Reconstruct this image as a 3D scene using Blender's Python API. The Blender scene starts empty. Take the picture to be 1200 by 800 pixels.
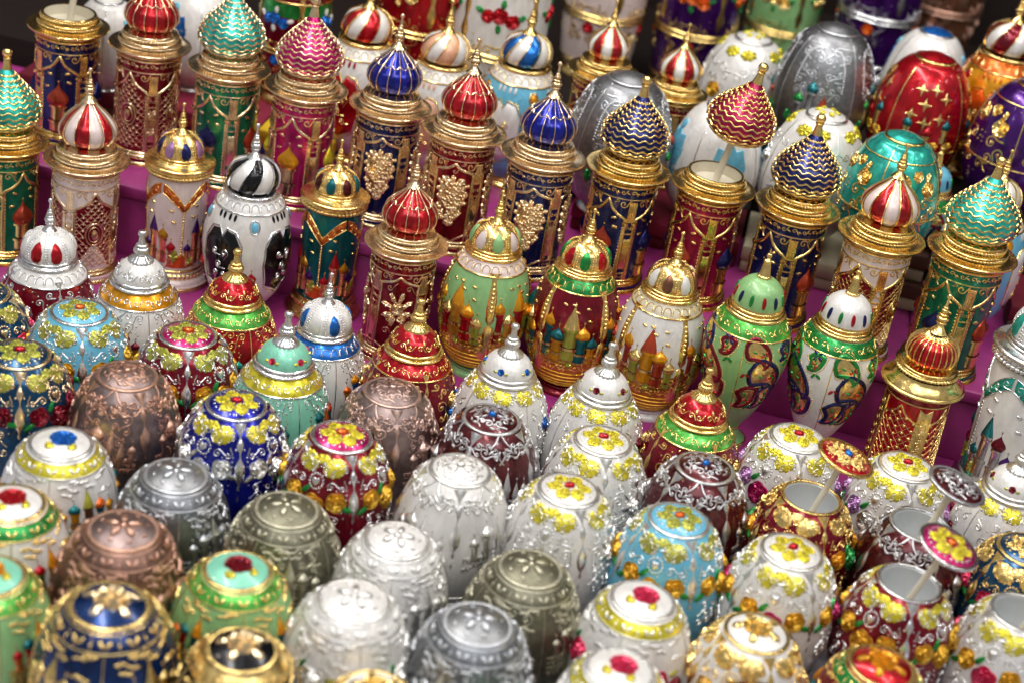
import bpy, math, random
import numpy as np

# ------------------------------------------------------------------ camera, light, exposure
S = 0.01                                   # modelling is in centimetres
PITCH, ROLL, FPX, DIST = math.radians(28.5), math.radians(10.5), 2000.0, 80.0
SHELF = math.radians(7)                    # the stand is turned a little to the camera
F = np.array([0, math.cos(PITCH), -math.sin(PITCH)])
Rv = np.array([1.0, 0, 0]); Uv = np.array([0, math.sin(PITCH), math.cos(PITCH)])
RR = math.cos(ROLL)*Rv + math.sin(ROLL)*Uv
UU = -math.sin(ROLL)*Rv + math.cos(ROLL)*Uv
CAM = np.array([0, 0, 3.0]) - DIST*F
sc = bpy.context.scene
COL = sc.collection
from mathutils import Matrix, Vector
cam = bpy.data.cameras.new('camera'); camo = bpy.data.objects.new('camera', cam); COL.objects.link(camo)
m = Matrix([[RR[0], UU[0], -F[0], CAM[0]*S], [RR[1], UU[1], -F[1], CAM[1]*S], [RR[2], UU[2], -F[2], CAM[2]*S], [0, 0, 0, 1]])
camo.matrix_world = m
cam.sensor_width = 36; cam.lens = 36*FPX/1200
cam.clip_start = 0.02; cam.clip_end = 50
cam.dof.use_dof = True; cam.dof.focus_distance = 0.735; cam.dof.aperture_fstop = 8.0
sc.camera = camo
world = bpy.data.worlds.new('World'); sc.world = world; world.use_nodes = True
world.node_tree.nodes['Background'].inputs[0].default_value = (1.0, 0.98, 0.95, 1)
world.node_tree.nodes['Background'].inputs[1].default_value = 0.29
sc.view_settings.view_transform = 'Standard'; sc.view_settings.look = 'None'
sc.view_settings.exposure = 0.12; sc.view_settings.gamma = 1.0
sc.cycles.use_denoising = True
sc.cycles.max_bounces = 7; sc.cycles.diffuse_bounces = 3; sc.cycles.glossy_bounces = 4
sc.cycles.sample_clamp_indirect = 6

def lamp(kind, loc, power, color, size=None, size_y=None, look=(0, 0, 3)):
    l = bpy.data.lights.new('added_lamp', kind); l.energy = power; l.color = color
    if kind == 'AREA':
        l.shape = 'RECTANGLE'; l.size = size*S; l.size_y = (size_y or size)*S
    else: l.shadow_soft_size = size*S
    o = bpy.data.objects.new('added_lamp', l); COL.objects.link(o)
    o.location = Vector(loc)*S
    o.rotation_euler = (Vector(look)-Vector(loc)).to_track_quat('-Z', 'Y').to_euler()
    o['label'] = 'added unseen lamp above the goods'; o['category'] = 'lamp'; o['group'] = 'added lamps'
    return o
# added, unseen: area lamps for soft light, small point lamps for glints
lamp('AREA', (-25, -10, 95), 5.2, (1, 0.98, 0.95), 100, 9)
lamp('AREA', (20, 25, 90), 3.0, (1, 0.96, 0.9), 110, 6, (0, 5, 5))
lamp('AREA', (10, -75, 90), 3.2, (0.95, 0.97, 1), 120, 30, (0, -5, 3))
for i_, (bx_, by_, bz_) in enumerate([(-62+31*(k % 5)+7*(k//5), -48+30*(k//5), 62+5*((k*3) % 4)) for k in range(15)]):
    lamp('POINT', (bx_, by_, bz_), .7, (1, 0.9, 0.76) if i_ % 3 else (.9, .95, 1), 1.3)

# ------------------------------------------------------------------ materials
MATS = {}
def _nt(name):
    mt = bpy.data.materials.new(name); mt.use_nodes = True
    return mt, mt.node_tree.nodes, mt.node_tree.links, mt.node_tree.nodes['Principled BSDF']
def _noise(N, L, scale, detail=3, vec=(1, 1, 1), dist=0.0, rough=.5):
    tc = N.new('ShaderNodeTexCoord'); mp = N.new('ShaderNodeMapping'); mp.inputs['Scale'].default_value = vec
    nz = N.new('ShaderNodeTexNoise'); nz.inputs['Scale'].default_value = scale; nz.inputs['Detail'].default_value = detail
    nz.inputs['Distortion'].default_value = dist; nz.inputs['Roughness'].default_value = rough
    L.new(tc.outputs['Object'], mp.inputs[0]); L.new(mp.outputs[0], nz.inputs['Vector'])
    return nz
def _mixcol(N, L, fac, a, b, lo=.35, hi=.65):
    mr = N.new('ShaderNodeMapRange'); mr.inputs[1].default_value = lo; mr.inputs[2].default_value = hi
    L.new(fac, mr.inputs[0])
    mx = N.new('ShaderNodeMix'); mx.data_type = 'RGBA'
    mx.inputs[6].default_value = (*a, 1); mx.inputs[7].default_value = (*b, 1)
    L.new(mr.outputs[0], mx.inputs[0]); return mx.outputs[2]
def _bump(N, L, h, bs, strength, dist):
    b = N.new('ShaderNodeBump'); b.inputs['Strength'].default_value = strength; b.inputs['Distance'].default_value = dist
    L.new(h, b.inputs['Height']); L.new(b.outputs[0], bs.inputs['Normal'])

METALS = {'gold': ((1.0, .72, .27), .22), 'rose_gold': ((.97, .74, .46), .23), 'pale_gold': ((.97, .76, .47), .2), 'dark_gold': ((.76, .45, .06), .42),
          'silver': ((.86, .86, .88), .23), 'pearl_silver': ((.93, .92, .90), .28),
          'satin_silver': ((.66, .66, .68), .33), 'grey_pewter': ((.30, .305, .32), .42), 'pewter': ((.64, .66, .70), .34), 'pewter_dark': ((.22, .23, .25), .42),
          'copper': ((.66, .39, .29), .36), 'copper_dark': ((.25, .145, .115), .42),
          'bronze': ((.58, .55, .42), .36), 'bronze_dark': ((.21, .20, .145), .42),
          'rosegrey': ((.66, .46, .40), .34), 'rosegrey_dark': ((.29, .215, .205), .4)}
ENAM = {'white': (.77, .75, .73), 'pearl': (.73, .71, .69), 'pinkwhite': (.76, .62, .60), 'black': (.008, .008, .01), 'red': (.42, .004, .012), 'wine': (.20, .003, .016),
        'maroon': (.085, .010, .014), 'magenta': (.44, .010, .12), 'crimson': (.30, .005, .05), 'rosepink': (.62, .03, .10), 'navy': (.010, .014, .105), 'royal': (.007, .012, .27),
        'blue': (.01, .14, .52), 'sky': (.13, .46, .66), 'petrol': (.006, .055, .13), 'deepblue': (.004, .025, .11), 'teal': (.004, .13, .15), 'turq': (.03, .42, .34), 'mint': (.22, .62, .45),
        'green': (.015, .26, .05), 'jade': (.012, .19, .10), 'palegreen': (.27, .52, .21), 'brightgreen': (.10, .46, .07), 'yellow': (.70, .60, .035), 'amber': (.70, .30, .01),
        'orange': (.66, .12, .01), 'purple': (.055, .006, .13), 'peach': (.78, .42, .26), 'brown': (.20, .08, .04), 'lime': (.42, .42, .06), 'lilac': (.42, .22, .45), 'brick': (.42, .05, .02), 'cream': (.66, .58, .44)}
LIGHT = {'white', 'pearl', 'pinkwhite', 'sky', 'palegreen', 'mint', 'cream', 'peach'}
def mat(key):
    if key in MATS: return MATS[key]
    if key in METALS:
        c, r = METALS[key]
        mt, N, L, b = _nt('polished_' + key if 'dark' not in key else 'patinated_' + key.replace('_dark', ''))
        nz = _noise(N, L, 420, 4)
        L.new(_mixcol(N, L, nz.outputs[0], c, tuple(x*.72 for x in c)), b.inputs['Base Color'])
        b.inputs['Metallic'].default_value = 1.0; b.inputs['Roughness'].default_value = r
        nb = _noise(N, L, 260 if r < .3 else 500, 2); _bump(N, L, nb.outputs[0], b, .35 if r < .3 else .3, .0004)
    elif key in ENAM:
        c = ENAM[key]; light = key in LIGHT
        mt, N, L, b = _nt('enamel_' + key)
        if light:
            nz = _noise(N, L, 260, 5, (1, 1, .35), .8)
            L.new(_mixcol(N, L, nz.outputs[0], c, tuple(x*.80 for x in c), .3, .7), b.inputs['Base Color'])
            b.inputs["Metallic"].default_value = .15; b.inputs['Roughness'].default_value = .36
            nb = _noise(N, L, 420, 4, (1, 1, .4), 1.0); _bump(N, L, nb.outputs[0], b, .55, .0005)
        else:
            nz = _noise(N, L, 200, 4, (1, 1, .5), .6)
            L.new(_mixcol(N, L, nz.outputs[0], tuple(x*1.25 for x in c), tuple(x*.62 for x in c)), b.inputs['Base Color'])
            b.inputs['Metallic'].default_value = .62; b.inputs['Roughness'].default_value = .24; b.inputs['Specular IOR Level'].default_value = .3
            nb = _noise(N, L, 300, 3, (1, 1, .6), .8); _bump(N, L, nb.outputs[0], b, .35, .0004)
        b.inputs['Coat Weight'].default_value = .4 if light else .4; b.inputs['Coat Roughness'].default_value = .06
    elif key == 'plastic':
        mt, N, L, b = _nt('cream_plastic'); b.inputs['Base Color'].default_value = (.72, .66, .52, 1); b.inputs['Roughness'].default_value = .4
        b.inputs['Subsurface Weight'].default_value = .15; b.inputs['Subsurface Scale'].default_value = .003
        nz = _noise(N, L, 300, 2); _bump(N, L, nz.outputs[0], b, .1, .0003)
    elif key == 'inside':
        mt, N, L, b = _nt('grey_inner_paint'); b.inputs['Base Color'].default_value = (.62, .64, .65, 1); b.inputs['Roughness'].default_value = .3
        b.inputs['Metallic'].default_value = .2
        nz = _noise(N, L, 300, 2); _bump(N, L, nz.outputs[0], b, .1, .0003)
    else:
        cols = {'magenta_cloth': (.38, .036, .22), 'table_cloth': (.46, .44, .50), 'box_wine': (.13, .010, .022), 'box_wine_light': (.24, .02, .05), 'box_beige': (.52, .47, .33), 'box_brown': (.12, .055, .04), 'box_blue': (.02, .06, .30), 'box_yellow': (.65, .42, .02), 'dark_wood': (.010, .005, .004), 'ink': (.06, .045, .04)}
        c = cols[key]; mt, N, L, b = _nt(key)
        nz = _noise(N, L, 90, 5); L.new(_mixcol(N, L, nz.outputs[0], c, tuple(x*(.9 if key == 'table_cloth' else .78) for x in c), .3, .7), b.inputs['Base Color'])
        b.inputs['Roughness'].default_value = .42 if 'magenta' in key else .75
        b.inputs['Specular IOR Level'].default_value = .5 if 'magenta' in key else .2
        nb = _noise(N, L, 900, 3); _bump(N, L, nb.outputs[0], b, .25, .0003)
    MATS[key] = mt
    return mt

# ------------------------------------------------------------------ profiles and mappings
class Prof:
    """a turned outline from top to bottom, measured by the way run down its surface"""
    def __init__(s, pts, n=60):
        p = np.array(pts, float); q = np.vstack([2*p[0]-p[1], p, 2*p[-1]-p[-2]]); out = []
        k = max(3, n//(len(p)-1))
        for i in range(1, len(q)-2):
            t = np.linspace(0, 1, k, endpoint=False)[:, None]
            a, b, c, d = q[i-1], q[i], q[i+1], q[i+2]
            out.append(.5*((2*b)+(-a+c)*t+(2*a-5*b+4*c-d)*t**2+(-a+3*b-3*c+d)*t**3))
        s.p = np.vstack(out+[p[-1:]])
        dd = np.diff(s.p, axis=0); s.v = np.concatenate([[0], np.cumsum(np.hypot(dd[:, 0], dd[:, 1]))])
        t = np.gradient(s.p, s.v, axis=0); t /= np.linalg.norm(t, axis=1)[:, None]+1e-9
        s.n = np.stack([-t[:, 1], t[:, 0]], 1); s.L = s.v[-1]
    def at(s, v):
        return np.interp(v, s.v, s.p[:, 0]), np.interp(v, s.v, s.p[:, 1]), np.interp(v, s.v, s.n[:, 0]), np.interp(v, s.v, s.n[:, 1])
    lift = 0.0
    def vz(s, z):
        if z > 4: z += s.lift
        return float(np.interp(-z, -s.p[:, 1], s.v))
def onto(prof, v0, th0=0.0, rot=0.0, sc_=1.0):
    cr, sr = math.cos(rot)*sc_, math.sin(rot)*sc_; R0 = float(prof.at(v0)[0])
    def f(P):
        x = P[:, 0]*cr - P[:, 1]*sr; y = P[:, 0]*sr + P[:, 1]*cr; h = P[:, 2]*sc_
        r, z, nr, nz = prof.at(v0+y); th = th0 + x/np.maximum(r, .3*R0); q = r+h*nr
        return np.stack([q*np.sin(th), -q*np.cos(th), z+h*nz], 1)
    return f
def ondisc(R, z0, crown, x0=0., y0=0., rot=0., sc_=1.):
    cr, sr = math.cos(rot)*sc_, math.sin(rot)*sc_
    def f(P):
        x = x0+P[:, 0]*cr - P[:, 1]*sr; y = y0-(P[:, 0]*sr + P[:, 1]*cr)
        return np.stack([x, y, z0+crown*(1-(x*x+y*y)/R**2)+P[:, 2]*sc_], 1)
    return f
def gridf(nu, nv, closed=False, off=0):
    i = np.arange(nu if closed else nu-1); j = np.arange(nv-1)
    I, J = np.meshgrid(i, j, indexing='ij'); I2 = (I+1) % nu
    return (np.stack([I*nv+J, I*nv+J+1, I2*nv+J+1, I2*nv+J], -1).reshape(-1, 4)+off)
class G:
    def __init__(s): s.V = []; s.Fc = []; s.M = []; s.n = 0
    def add(s, P, faces, mi=0):
        P = np.asarray(P, float); faces = np.asarray(faces)
        s.V.append(P); s.Fc.append(faces+s.n); s.M.append(np.full(len(faces), mi) if np.isscalar(mi) else np.asarray(mi)); s.n += len(P)
        return s
    def mesh(s, name, sharp=48):
        me = bpy.data.meshes.new(name); V = np.vstack(s.V)*S
        lens = np.concatenate([np.full(len(f), f.shape[1]) for f in s.Fc]); idx = np.concatenate([f.ravel() for f in s.Fc])
        me.vertices.add(len(V)); me.vertices.foreach_set('co', V.astype(np.float32).ravel())
        me.loops.add(len(idx)); me.loops.foreach_set('vertex_index', idx.astype(np.int32))
        me.polygons.add(len(lens)); me.polygons.foreach_set('loop_start', np.concatenate([[0], np.cumsum(lens)[:-1]]).astype(np.int32))
        me.polygons.foreach_set('material_index', np.concatenate(s.M).astype(np.int32))
        me.update(calc_edges=True); me.validate(); me.polygons.foreach_set('use_smooth', np.ones(len(me.polygons), bool))
        me.set_sharp_from_angle(angle=math.radians(sharp))
        return me

# ---- relief pieces: local x right, y down, h outward
def wire(g, f, pts, w=.06, h=.045, mi=0, closed=False):
    p = np.array(pts, float); n = len(p); h *= .7
    if closed: t = np.roll(p, -1, 0)-np.roll(p, 1, 0)
    else: t = np.gradient(p, axis=0)
    t /= np.linalg.norm(t, axis=1)[:, None]+1e-9; nn = np.stack([-t[:, 1], t[:, 0]], 1)
    w = np.broadcast_to(np.asarray(w, float), (n,)); rows = []
    for a, b in ((-.5, -.012), (-.32, h*.75), (0, h), (.32, h*.75), (.5, -.012)):
        q = p+nn*(w*a)[:, None]; rows.append(np.column_stack([q, np.full(n, b)]))
    P = np.stack(rows, 1).reshape(-1, 3)
    g.add(f(P), gridf(n, 5, closed), mi)
def bead(g, f, x, y, r=.06, mi=0, k=7, hh=.65):
    a = np.arange(k)*2*math.pi/k; P = []
    for rr, h in ((1, -.02), (.8, .6*hh*r), (.42, .92*hh*r)):
        P.append(np.stack([x+r*rr*np.cos(a), y+r*rr*np.sin(a), np.full(k, h)], 1))
    P = np.stack(P, 1).reshape(-1, 3); P = np.vstack([P, [[x, y, hh*r]]])
    g.add(f(P), gridf(k, 3, True), mi); g.add_tri = None
    base = g.n-len(P); g.Fc.append(np.array([[base+i*3+2, base+3*k, base+((i+1) % k)*3+2] for i in range(k)])); g.M.append(np.full(k, mi))
def patch(g, f, out, h=.06, mi=0, fn=None, rings=((1, -.015), (.88, .75), (.55, 1.0), (.25, 1.05), (.02, 1.05)), c=None):
    o = np.array(out, float); c = o.mean(0) if c is None else np.array(c); n = len(o); P = []
    for s_, hh in rings:
        q = c+(o-c)*s_; z = np.full(n, hh*h if hh > 0 else hh)
        if fn is not None and hh > 0: z = z*fn((o-c)[:, 0]*s_, (o-c)[:, 1]*s_, s_)
        P.append(np.column_stack([q, z]))
    g.add(f(np.stack(P, 1).reshape(-1, 3)), gridf(n, len(rings), True), mi)
def ell(rx, ry, n=16, x=0, y=0, rot=0):
    a = np.arange(n)*2*math.pi/n; X = rx*np.cos(a); Y = ry*np.sin(a)
    return np.stack([x+X*math.cos(rot)-Y*math.sin(rot), y+X*math.sin(rot)+Y*math.cos(rot)], 1)
def leafo(L, W, n=14, x=0, y=0, rot=0, pointy=1.0):
    t = np.linspace(0, 2*math.pi, n, endpoint=False); X = L*.5*np.cos(t); Y = W*.5*np.sin(t)*(1-.0*t)*np.abs(np.sin(t/2+1e-3))**(.6*pointy)
    return np.stack([x+X*math.cos(rot)-Y*math.sin(rot), y+X*math.sin(rot)+Y*math.cos(rot)], 1)
def acanthus(g, f, L, W, mi=0, x=0, y=0, rot=0, h=.09, lobes=7, seed=1):
    n = 42; a = np.linspace(0, 2*math.pi, n, endpoint=False)
    rad = 1-.17*np.abs(np.sin(a*lobes/2+seed))-.05*np.sin(2*a+seed)
    X = L*.5*rad*np.cos(a); Y = W*.5*rad*np.sin(a)
    o = np.stack([x+X*math.cos(rot)-Y*math.sin(rot), y+X*math.sin(rot)+Y*math.cos(rot)], 1)
    A = np.abs(np.sin(a*lobes/2+seed))
    def fn(px, py, s_):
        return (1-.55*A*min(1, s_*1.3))*(1.0 if s_ < .6 else .95)+.12*np.sin(a*lobes*2)*s_
    patch(g, f, o, h, mi, fn, rings=((1, -.015), (.93, .7), (.74, 1.15), (.5, .8), (.3, 1.1), (.1, .65), (.02, .9)), c=(x, y))
def lace(g, f, L, W, mi=0, x=0, y=0, rot=0, seed=1):
    """a leafy patch of curled acanthus: lobed sheet with raised curls and berries"""
    rnd = random.Random(int(seed*97)+5); acanthus(g, f, L, W, mi, x, y, rot, .035, 13, seed)
    c, s_ = math.cos(rot), math.sin(rot)
    tr = lambda P: np.asarray(P) @ np.array([[c, s_], [-s_, c]]) + [x, y]
    for u, v, r_, a0, d in ((-.26, .02, .17, 2.6, 1), (.24, -.04, .18, .4, -1), (0, -.26, .13, 1.4, 1), (-.05, .28, .12, 4.4, -1), (.36, .2, .09, 5, 1), (-.36, -.2, .09, 2, -1)):
        P = spiral(u*L, v*W, r_*min(L, W)*1.15, a0+rnd.uniform(-.5, .5), 1.2, d, 14, .12*L)
        wire(g, lambda Q: f(Q+np.array([0, 0, .018])), tr(P), np.linspace(.06, .03, len(P)), .05, mi+1)
    for q in range(7):
        a = q*2*math.pi/7+seed; b_ = tr([(.40*L*math.cos(a), .40*W*math.sin(a))])[0]
        bead(g, lambda Q: f(Q+np.array([0, 0, .02])), b_[0], b_[1], .035, mi+1, 6, .6)
def rose(g, f, r, mi=0, x=0, y=0, seed=0, h=1.0):
    """layers of cupped petals, each with a raised edge, round a bud"""
    k, nr = 36, 16; a = np.arange(k)*2*math.pi/k; P = []
    L_ = ((1.0, 5, .10, .0), (.78, 5, .20, .6), (.55, 4, .30, .2), (.33, 3, .40, .9), (.15, 2, .46, .4))
    for i in range(nr):
        rho = 1-i/(nr-1)*.98; z = np.full(k, .0); rad = 1.0
        for (RL, n, H, ph) in L_:
            lim = RL*(.84+.16*np.abs(np.cos(n*(a-ph-seed*.7)/2)))
            ins = rho <= lim+1e-6 if RL < 1 else np.ones(k, bool)
            u = np.clip(rho/lim, 0, 1); z = np.where(ins, H-.13+.17*u**3-.05*np.abs(np.cos(n*(a-ph-seed*.7)/2))**6*u, z)
        if i == 0: z = np.full(k, -.03)
        out = .86+.14*np.abs(np.cos(5*(a-seed*.7)/2)) if rho > .8 else 1.0
        P.append(np.stack([x+r*rho*out*np.cos(a), y+r*rho*out*np.sin(a), r*h*z], 1))
    g.add(f(np.stack(P, 1).reshape(-1, 3)), gridf(k, nr, True), mi)
def relief(g, f, prof, mi=0, flat=.5, k=6, x=0., ribs=0):
    """half-round relief along the y axis: prof = [(half width, y)...]"""
    p = np.array(prof, float); a = np.linspace(0, math.pi, k); n = len(p); P = np.zeros((n, k, 3))
    P[:, :, 0] = x+p[:, :1]*np.cos(a); P[:, :, 1] = p[:, 1:]
    P[:, :, 2] = p[:, :1]*np.sin(a)*flat*(1+(.25*np.cos(a*ribs) if ribs else 0))-.01
    m_ = mi if np.isscalar(mi) else np.repeat(np.asarray(mi), k-1)
    g.add(f(P.reshape(-1, 3)), gridf(n, k), m_)
def spiral(x, y, r, a0, turns=1.4, d=1, n=20, tail=0.):
    t = np.linspace(0, 1, n); rad = r*(1-.86*t); a = a0+d*t*turns*2*math.pi
    P = np.stack([x+rad*np.cos(a), y+rad*np.sin(a)], 1)
    if tail:
        tg = P[0]-P[1]; tg /= np.linalg.norm(tg); q = np.linspace(tail, 0, 6, endpoint=False)[:, None]
        nn = (P[0]-[x, y])/r; P = np.vstack([P[0]+tg*q+nn*(q**2)*.8, P])
    return P
def onion(w, H, y0, n=12, tip=.0):
    """outline going UP (negative y) from y0"""
    t = np.linspace(0, 1, n)
    r = np.interp(t, [0, .12, .3, .5, .7, .85, 1], [.62, .9, 1.0, .82, .42, .16, .05])
    return [(w*rr, y0-H*tt) for rr, tt in zip(r, t)]
def turret(g, f, x, y0, w, hc, hd, mc=0, md=1, mm=2, cone=False, ribs=0):
    """column, dome and finial in relief, standing on y0"""
    relief(g, f, [(w*.0, y0), (w, y0), (w, y0-hc*.35)], mc, x=x)
    relief(g, f, [(w*1.18, y0-hc*.33), (w*1.18, y0-hc*.42)], mm, x=x)
    relief(g, f, [(w*.86, y0-hc*.42), (w*.86, y0-hc*.9), (w*1.12, y0-hc*.92), (w*1.12, y0-hc), (.0, y0-hc)], mc, x=x)
    if cone: relief(g, f, [(w*1.1, y0-hc), (w*.75, y0-hc-hd*.4), (w*.12, y0-hc-hd)], md, x=x, flat=.55)
    else: relief(g, f, onion(w*1.35, hd, y0-hc), md, x=x, flat=.55, k=9 if ribs else 6, ribs=ribs)
    y1 = y0-hc-hd
    relief(g, f, [(.018, y1+.04), (.018, y1-.08), (.045, y1-.1), (.045, y1-.15), (.015, y1-.18), (.012, y1-.3)], mm, x=x, flat=.7)

# ---- turned pieces
def bulge(r, z0, z1, amp, n=7):
    t = np.linspace(0, math.pi, n); return [(r+amp*math.sin(a), z0+(z1-z0)*(1-math.cos(a))/2) for a in t]
def turn(g, pts, seg=64, mi=0, lobes=0, lamp_=0., twist=0., sectors=None, sharpl=False):
    p = np.array(pts, float); a = np.arange(seg)*2*math.pi/seg; n = len(p)
    tw = twist*np.linspace(0, 1, n); A = a[:, None]+tw[None, :]
    r = np.broadcast_to(p[:, 0], (seg, n)).copy()
    if lobes:
        ph = lobes*a[:, None]; mod = np.abs(np.sin(ph/2)) if sharpl else .5+.5*np.cos(ph); r *= 1-lamp_+lamp_*mod
    P = np.stack([r*np.sin(A), -r*np.cos(A), np.broadcast_to(p[:, 1], (seg, n))], -1).reshape(-1, 3)
    if sectors:
        s = (np.arange(seg)*sectors[0]//seg) % len(sectors[1]); m_ = np.repeat(np.array(sectors[1])[s], n-1)
    else: m_ = mi
    g.add(P, gridf(seg, n, True), m_)
def ribring(g, r, z0, z1, amp, count=60, mi=0):
    turn(g, bulge(r, z0, z1, amp, 6), count*3, mi, count, .055*min(1.5, 1.6/r))
def spl(pts, n=40): return Prof(pts, n).p

# ------------------------------------------------------------------ objects
MESH = {}
def cached(key, fn):
    if key not in MESH: g = G(); fn(g); MESH[key] = g.mesh(str(key[0]))
    return MESH[key]
def part(name, mesh, mats, parent, rz=0., stuff=False, loc=None):
    if not len(mesh.materials):
        for k in mats: mesh.materials.append(mat(k))
    o = bpy.data.objects.new(name, mesh); COL.objects.link(o); o.parent = parent
    for i, k in enumerate(mats):
        if mesh.materials[i] != mat(k): o.material_slots[i].link = 'OBJECT'; o.material_slots[i].material = mat(k)
    if rz: o.rotation_euler = (0, 0, rz)
    if loc is not None: o.location = Vector(loc)*S
    if stuff: o['kind'] = 'stuff'
    return o
def root(name, label, cat, group):
    o = bpy.data.objects.new(name, None); COL.objects.link(o); o.empty_display_size = .01
    o['label'] = label; o['category'] = cat; o['group'] = group
    return o
def at(px, py, z):
    d = F+(px-600)/FPX*RR-(py-400)/FPX*UU; t = (z-CAM[2])/d[2]; return CAM+t*d
# ------------------------------------------------------------------ small eggs with a flat lid
PI = math.pi
EGG = Prof([(1.14, 5.4), (1.33, 5.23), (1.56, 4.96), (1.81, 4.49), (2.02, 3.85), (2.15, 3.05), (2.16, 2.3), (2.02, 1.4), (1.68, .5)], 54); EGG.lift = .4
def rings_at(g, prof, z, w=.09, h=.06, mi=0, seg=72):
    """a raised line round the thing at height z"""
    v = prof.vz(z); pts = []
    for dv, hh in ((-w/2, -.012), (-w*.3, h*.8), (0, h), (w*.3, h*.8), (w/2, -.012)):
        r, zz, nr, nz = prof.at(v+dv); pts.append((r+hh*nr, zz+hh*nz))
    turn(g, pts, seg, mi)
def beads_round(g, prof, z, k, r=.05, mi=0, th=(0, 2*PI)):
    v = prof.vz(z)
    for i in range(k):
        bead(g, onto(prof, v, th[0]+(th[1]-th[0])*(i+.5)/k), 0, 0, r, mi, 6)
def egg_body(open_):
    def fn(g):
        turn(g, EGG.p, 72, 0)
        turn(g, [(1.66, .5)]+bulge(1.62, .5, .36, .06)+bulge(1.6, .36, .18, .09)+[(1.62, .16), (1.66, .0), (0.0, 0.0)], 72, 1)
        if open_: turn(g, [(1.14, 5.4), (1.10, 5.42), (1.02, 5.36), (.98, 4.6), (.9, 4.15), (.12, 4.1), (.0, 4.1)], 48, 2)
        else: turn(g, [(1.14, 5.4), (.0, 5.4)], 48, 0)
    return fn
def lid_mesh(g):
    turn(g, [(0, -.04), (1.12, -.04), (1.14, .0)]+bulge(1.10, -.02, .10, .07, 7)+[(1.02, .09)], 64, 1)
    t = np.linspace(0, 1, 9); turn(g, [(1.04*(1-a)+1e-4*a, .07+.20*(1-(1-a)**2)) for a in t], 48, 0)
LD = dict(R=1.04, z0=.07, crown=.20)
def lidf(x=0, y=0, rot=0, s=1.): return ondisc(LD['R'], LD['z0'], LD['crown'], x, y, rot, s)
def strap_mesh(prof, v0=.0, L=3.9, w=1.0):
    def fn(g):
        f = onto(prof, v0)
        k = L/3.9
        pts = [(.26, 0), (.20, .12), (.10, .3), (.05, .42), (.03, .5), (.10, .68), (.14, .82), (.09, .97), (.035, 1.08), (.035, 1.3), (.07, 1.36), (.19, 1.62), (.21, 1.85), (.17, 2.1), (.06, 2.28), (.03, 2.35), (.07, 2.5), (.02, 2.62), (.02, 2.8), (.05, 2.95), (.02, 3.1), (.015, 3.6)]
        relief(g, f, [(a*w, b*k) for a, b in pts], 0, flat=.42, k=7)
    return fn
def pline(prof, v0, v1, w=.055):
    def fn(g): wire(g, onto(prof, v0), [(0, t) for t in np.linspace(0, v1-v0, 14)], w, .045)
    return fn
def scrollwork(prof, v0, wd, ht, n, seed, r=(.16, .34), ww=.055, pearls=14, avoid=()):
    """C scrolls and pearls, mirrored left and right, on a panel"""
    def fn(g):
        rnd = random.Random(seed); f = onto(prof, v0); placed = []
        for q in range(n*14):
            if len(placed) >= n: break
            rr = rnd.uniform(*r); x = rnd.uniform(rr*1.05, wd/2-rr); y = rnd.uniform(rr, ht-rr)
            if any((x-a)**2+(y-b)**2 < (rr+c)**2*1.05 for a, b, c in placed+[(abs(a), b, c) for a, b, c in avoid]): continue
            placed.append((x, y, rr)); a0 = rnd.uniform(0, 6.28); d = rnd.choice((-1, 1))
            P = spiral(x, y, rr, a0, 1.35, d, 18, rr*1.1); w_ = np.linspace(ww*1.25, ww*.7, len(P))
            for sx in (1, -1): wire(g, f, P*[sx, 1], w_, .05); bead(g, f, sx*x, y, rr*.26, 0, 6)
        left = pearls
        for q in range(pearls*6):
            if left <= 0: break
            x = rnd.uniform(0.05, wd/2-.06); y = rnd.uniform(.05, ht)
            if any((x-a)**2+(y-b)**2 < (c+.05)**2 for a, b, c in placed+[(abs(a), b, c) for a, b, c in avoid]): continue
            placed.append((x, y, .07)); left -= 1
            for sx in (1, -1): bead(g, f, sx*x, y, rnd.choice((.035, .045, .055)), 0, 6, .5)
    return fn
def flourish(prof, v0, wd, ht):
    """acanthus swags either side of the middle, of fine wire"""
    def fn(g):
        f = onto(prof, v0)
        for sx in (1, -1):
            for (x, y, r_, a0, d, tl) in ((.28, .30, .2, -1.2, 1, .5), (.72, .42, .24, 2.4, -1, .4), (.52, .16, .13, .5, -1, .2), (.98, .22, .15, 1.2, 1, .3), (.22, .62, .12, 3.2, 1, .3), (1.08, .55, .1, .2, 1, .2)):
                k = wd/2.6; P = spiral(x*k, y*ht, r_*k, a0, 1.3, d, 16, tl*k)*[sx, 1]
                wire(g, f, P, np.linspace(.085, .04, len(P)), .06); bead(g, f, sx*x*k, y*ht, .05, 0, 6)
            for (x, y, L, W, ro) in ((.45, .38, .3, .12, .7), (.85, .15, .26, .1, -.4), (.12, .45, .3, .12, 1.2), (.68, .66, .24, .1, .2), (1.15, .34, .22, .1, 1.1), (.35, .55, .2, .08, -.7)):
                k = wd/2.6; patch(g, f, leafo(L, W, 10, sx*x*k, y*ht, ro*sx), .06)
    return fn
def churches(prof, v0, items):
    """turret pieces in relief, each its own mesh: (x, base y, half width, column, dome, cone)"""
    return [((prof, v0, it), lambda g, it=it: turret(g, onto(prof, v0), it[0], it[1], it[2], it[3], it[4], cone=it[5], ribs=0 if it[5] else 7)) for it in items]
CH_A = ((-.85, 1.75, .16, .6, .38, 0), (-.28, 1.72, .25, .82, .55, 0), (.28, 1.72, .17, .6, .72, 1), (.72, 1.8, .15, .4, .55, 1), (1.12, 1.75, .13, .45, .34, 0))
CH_B = ((-1.05, 1.5, .15, .45, .32, 0), (-.6, 1.45, .18, .6, .4, 0), (-.06, 1.4, .21, .7, .65, 1), (.45, 1.45, .19, .55, .44, 0), (.95, 1.5, .16, .42, .34, 0))
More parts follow.
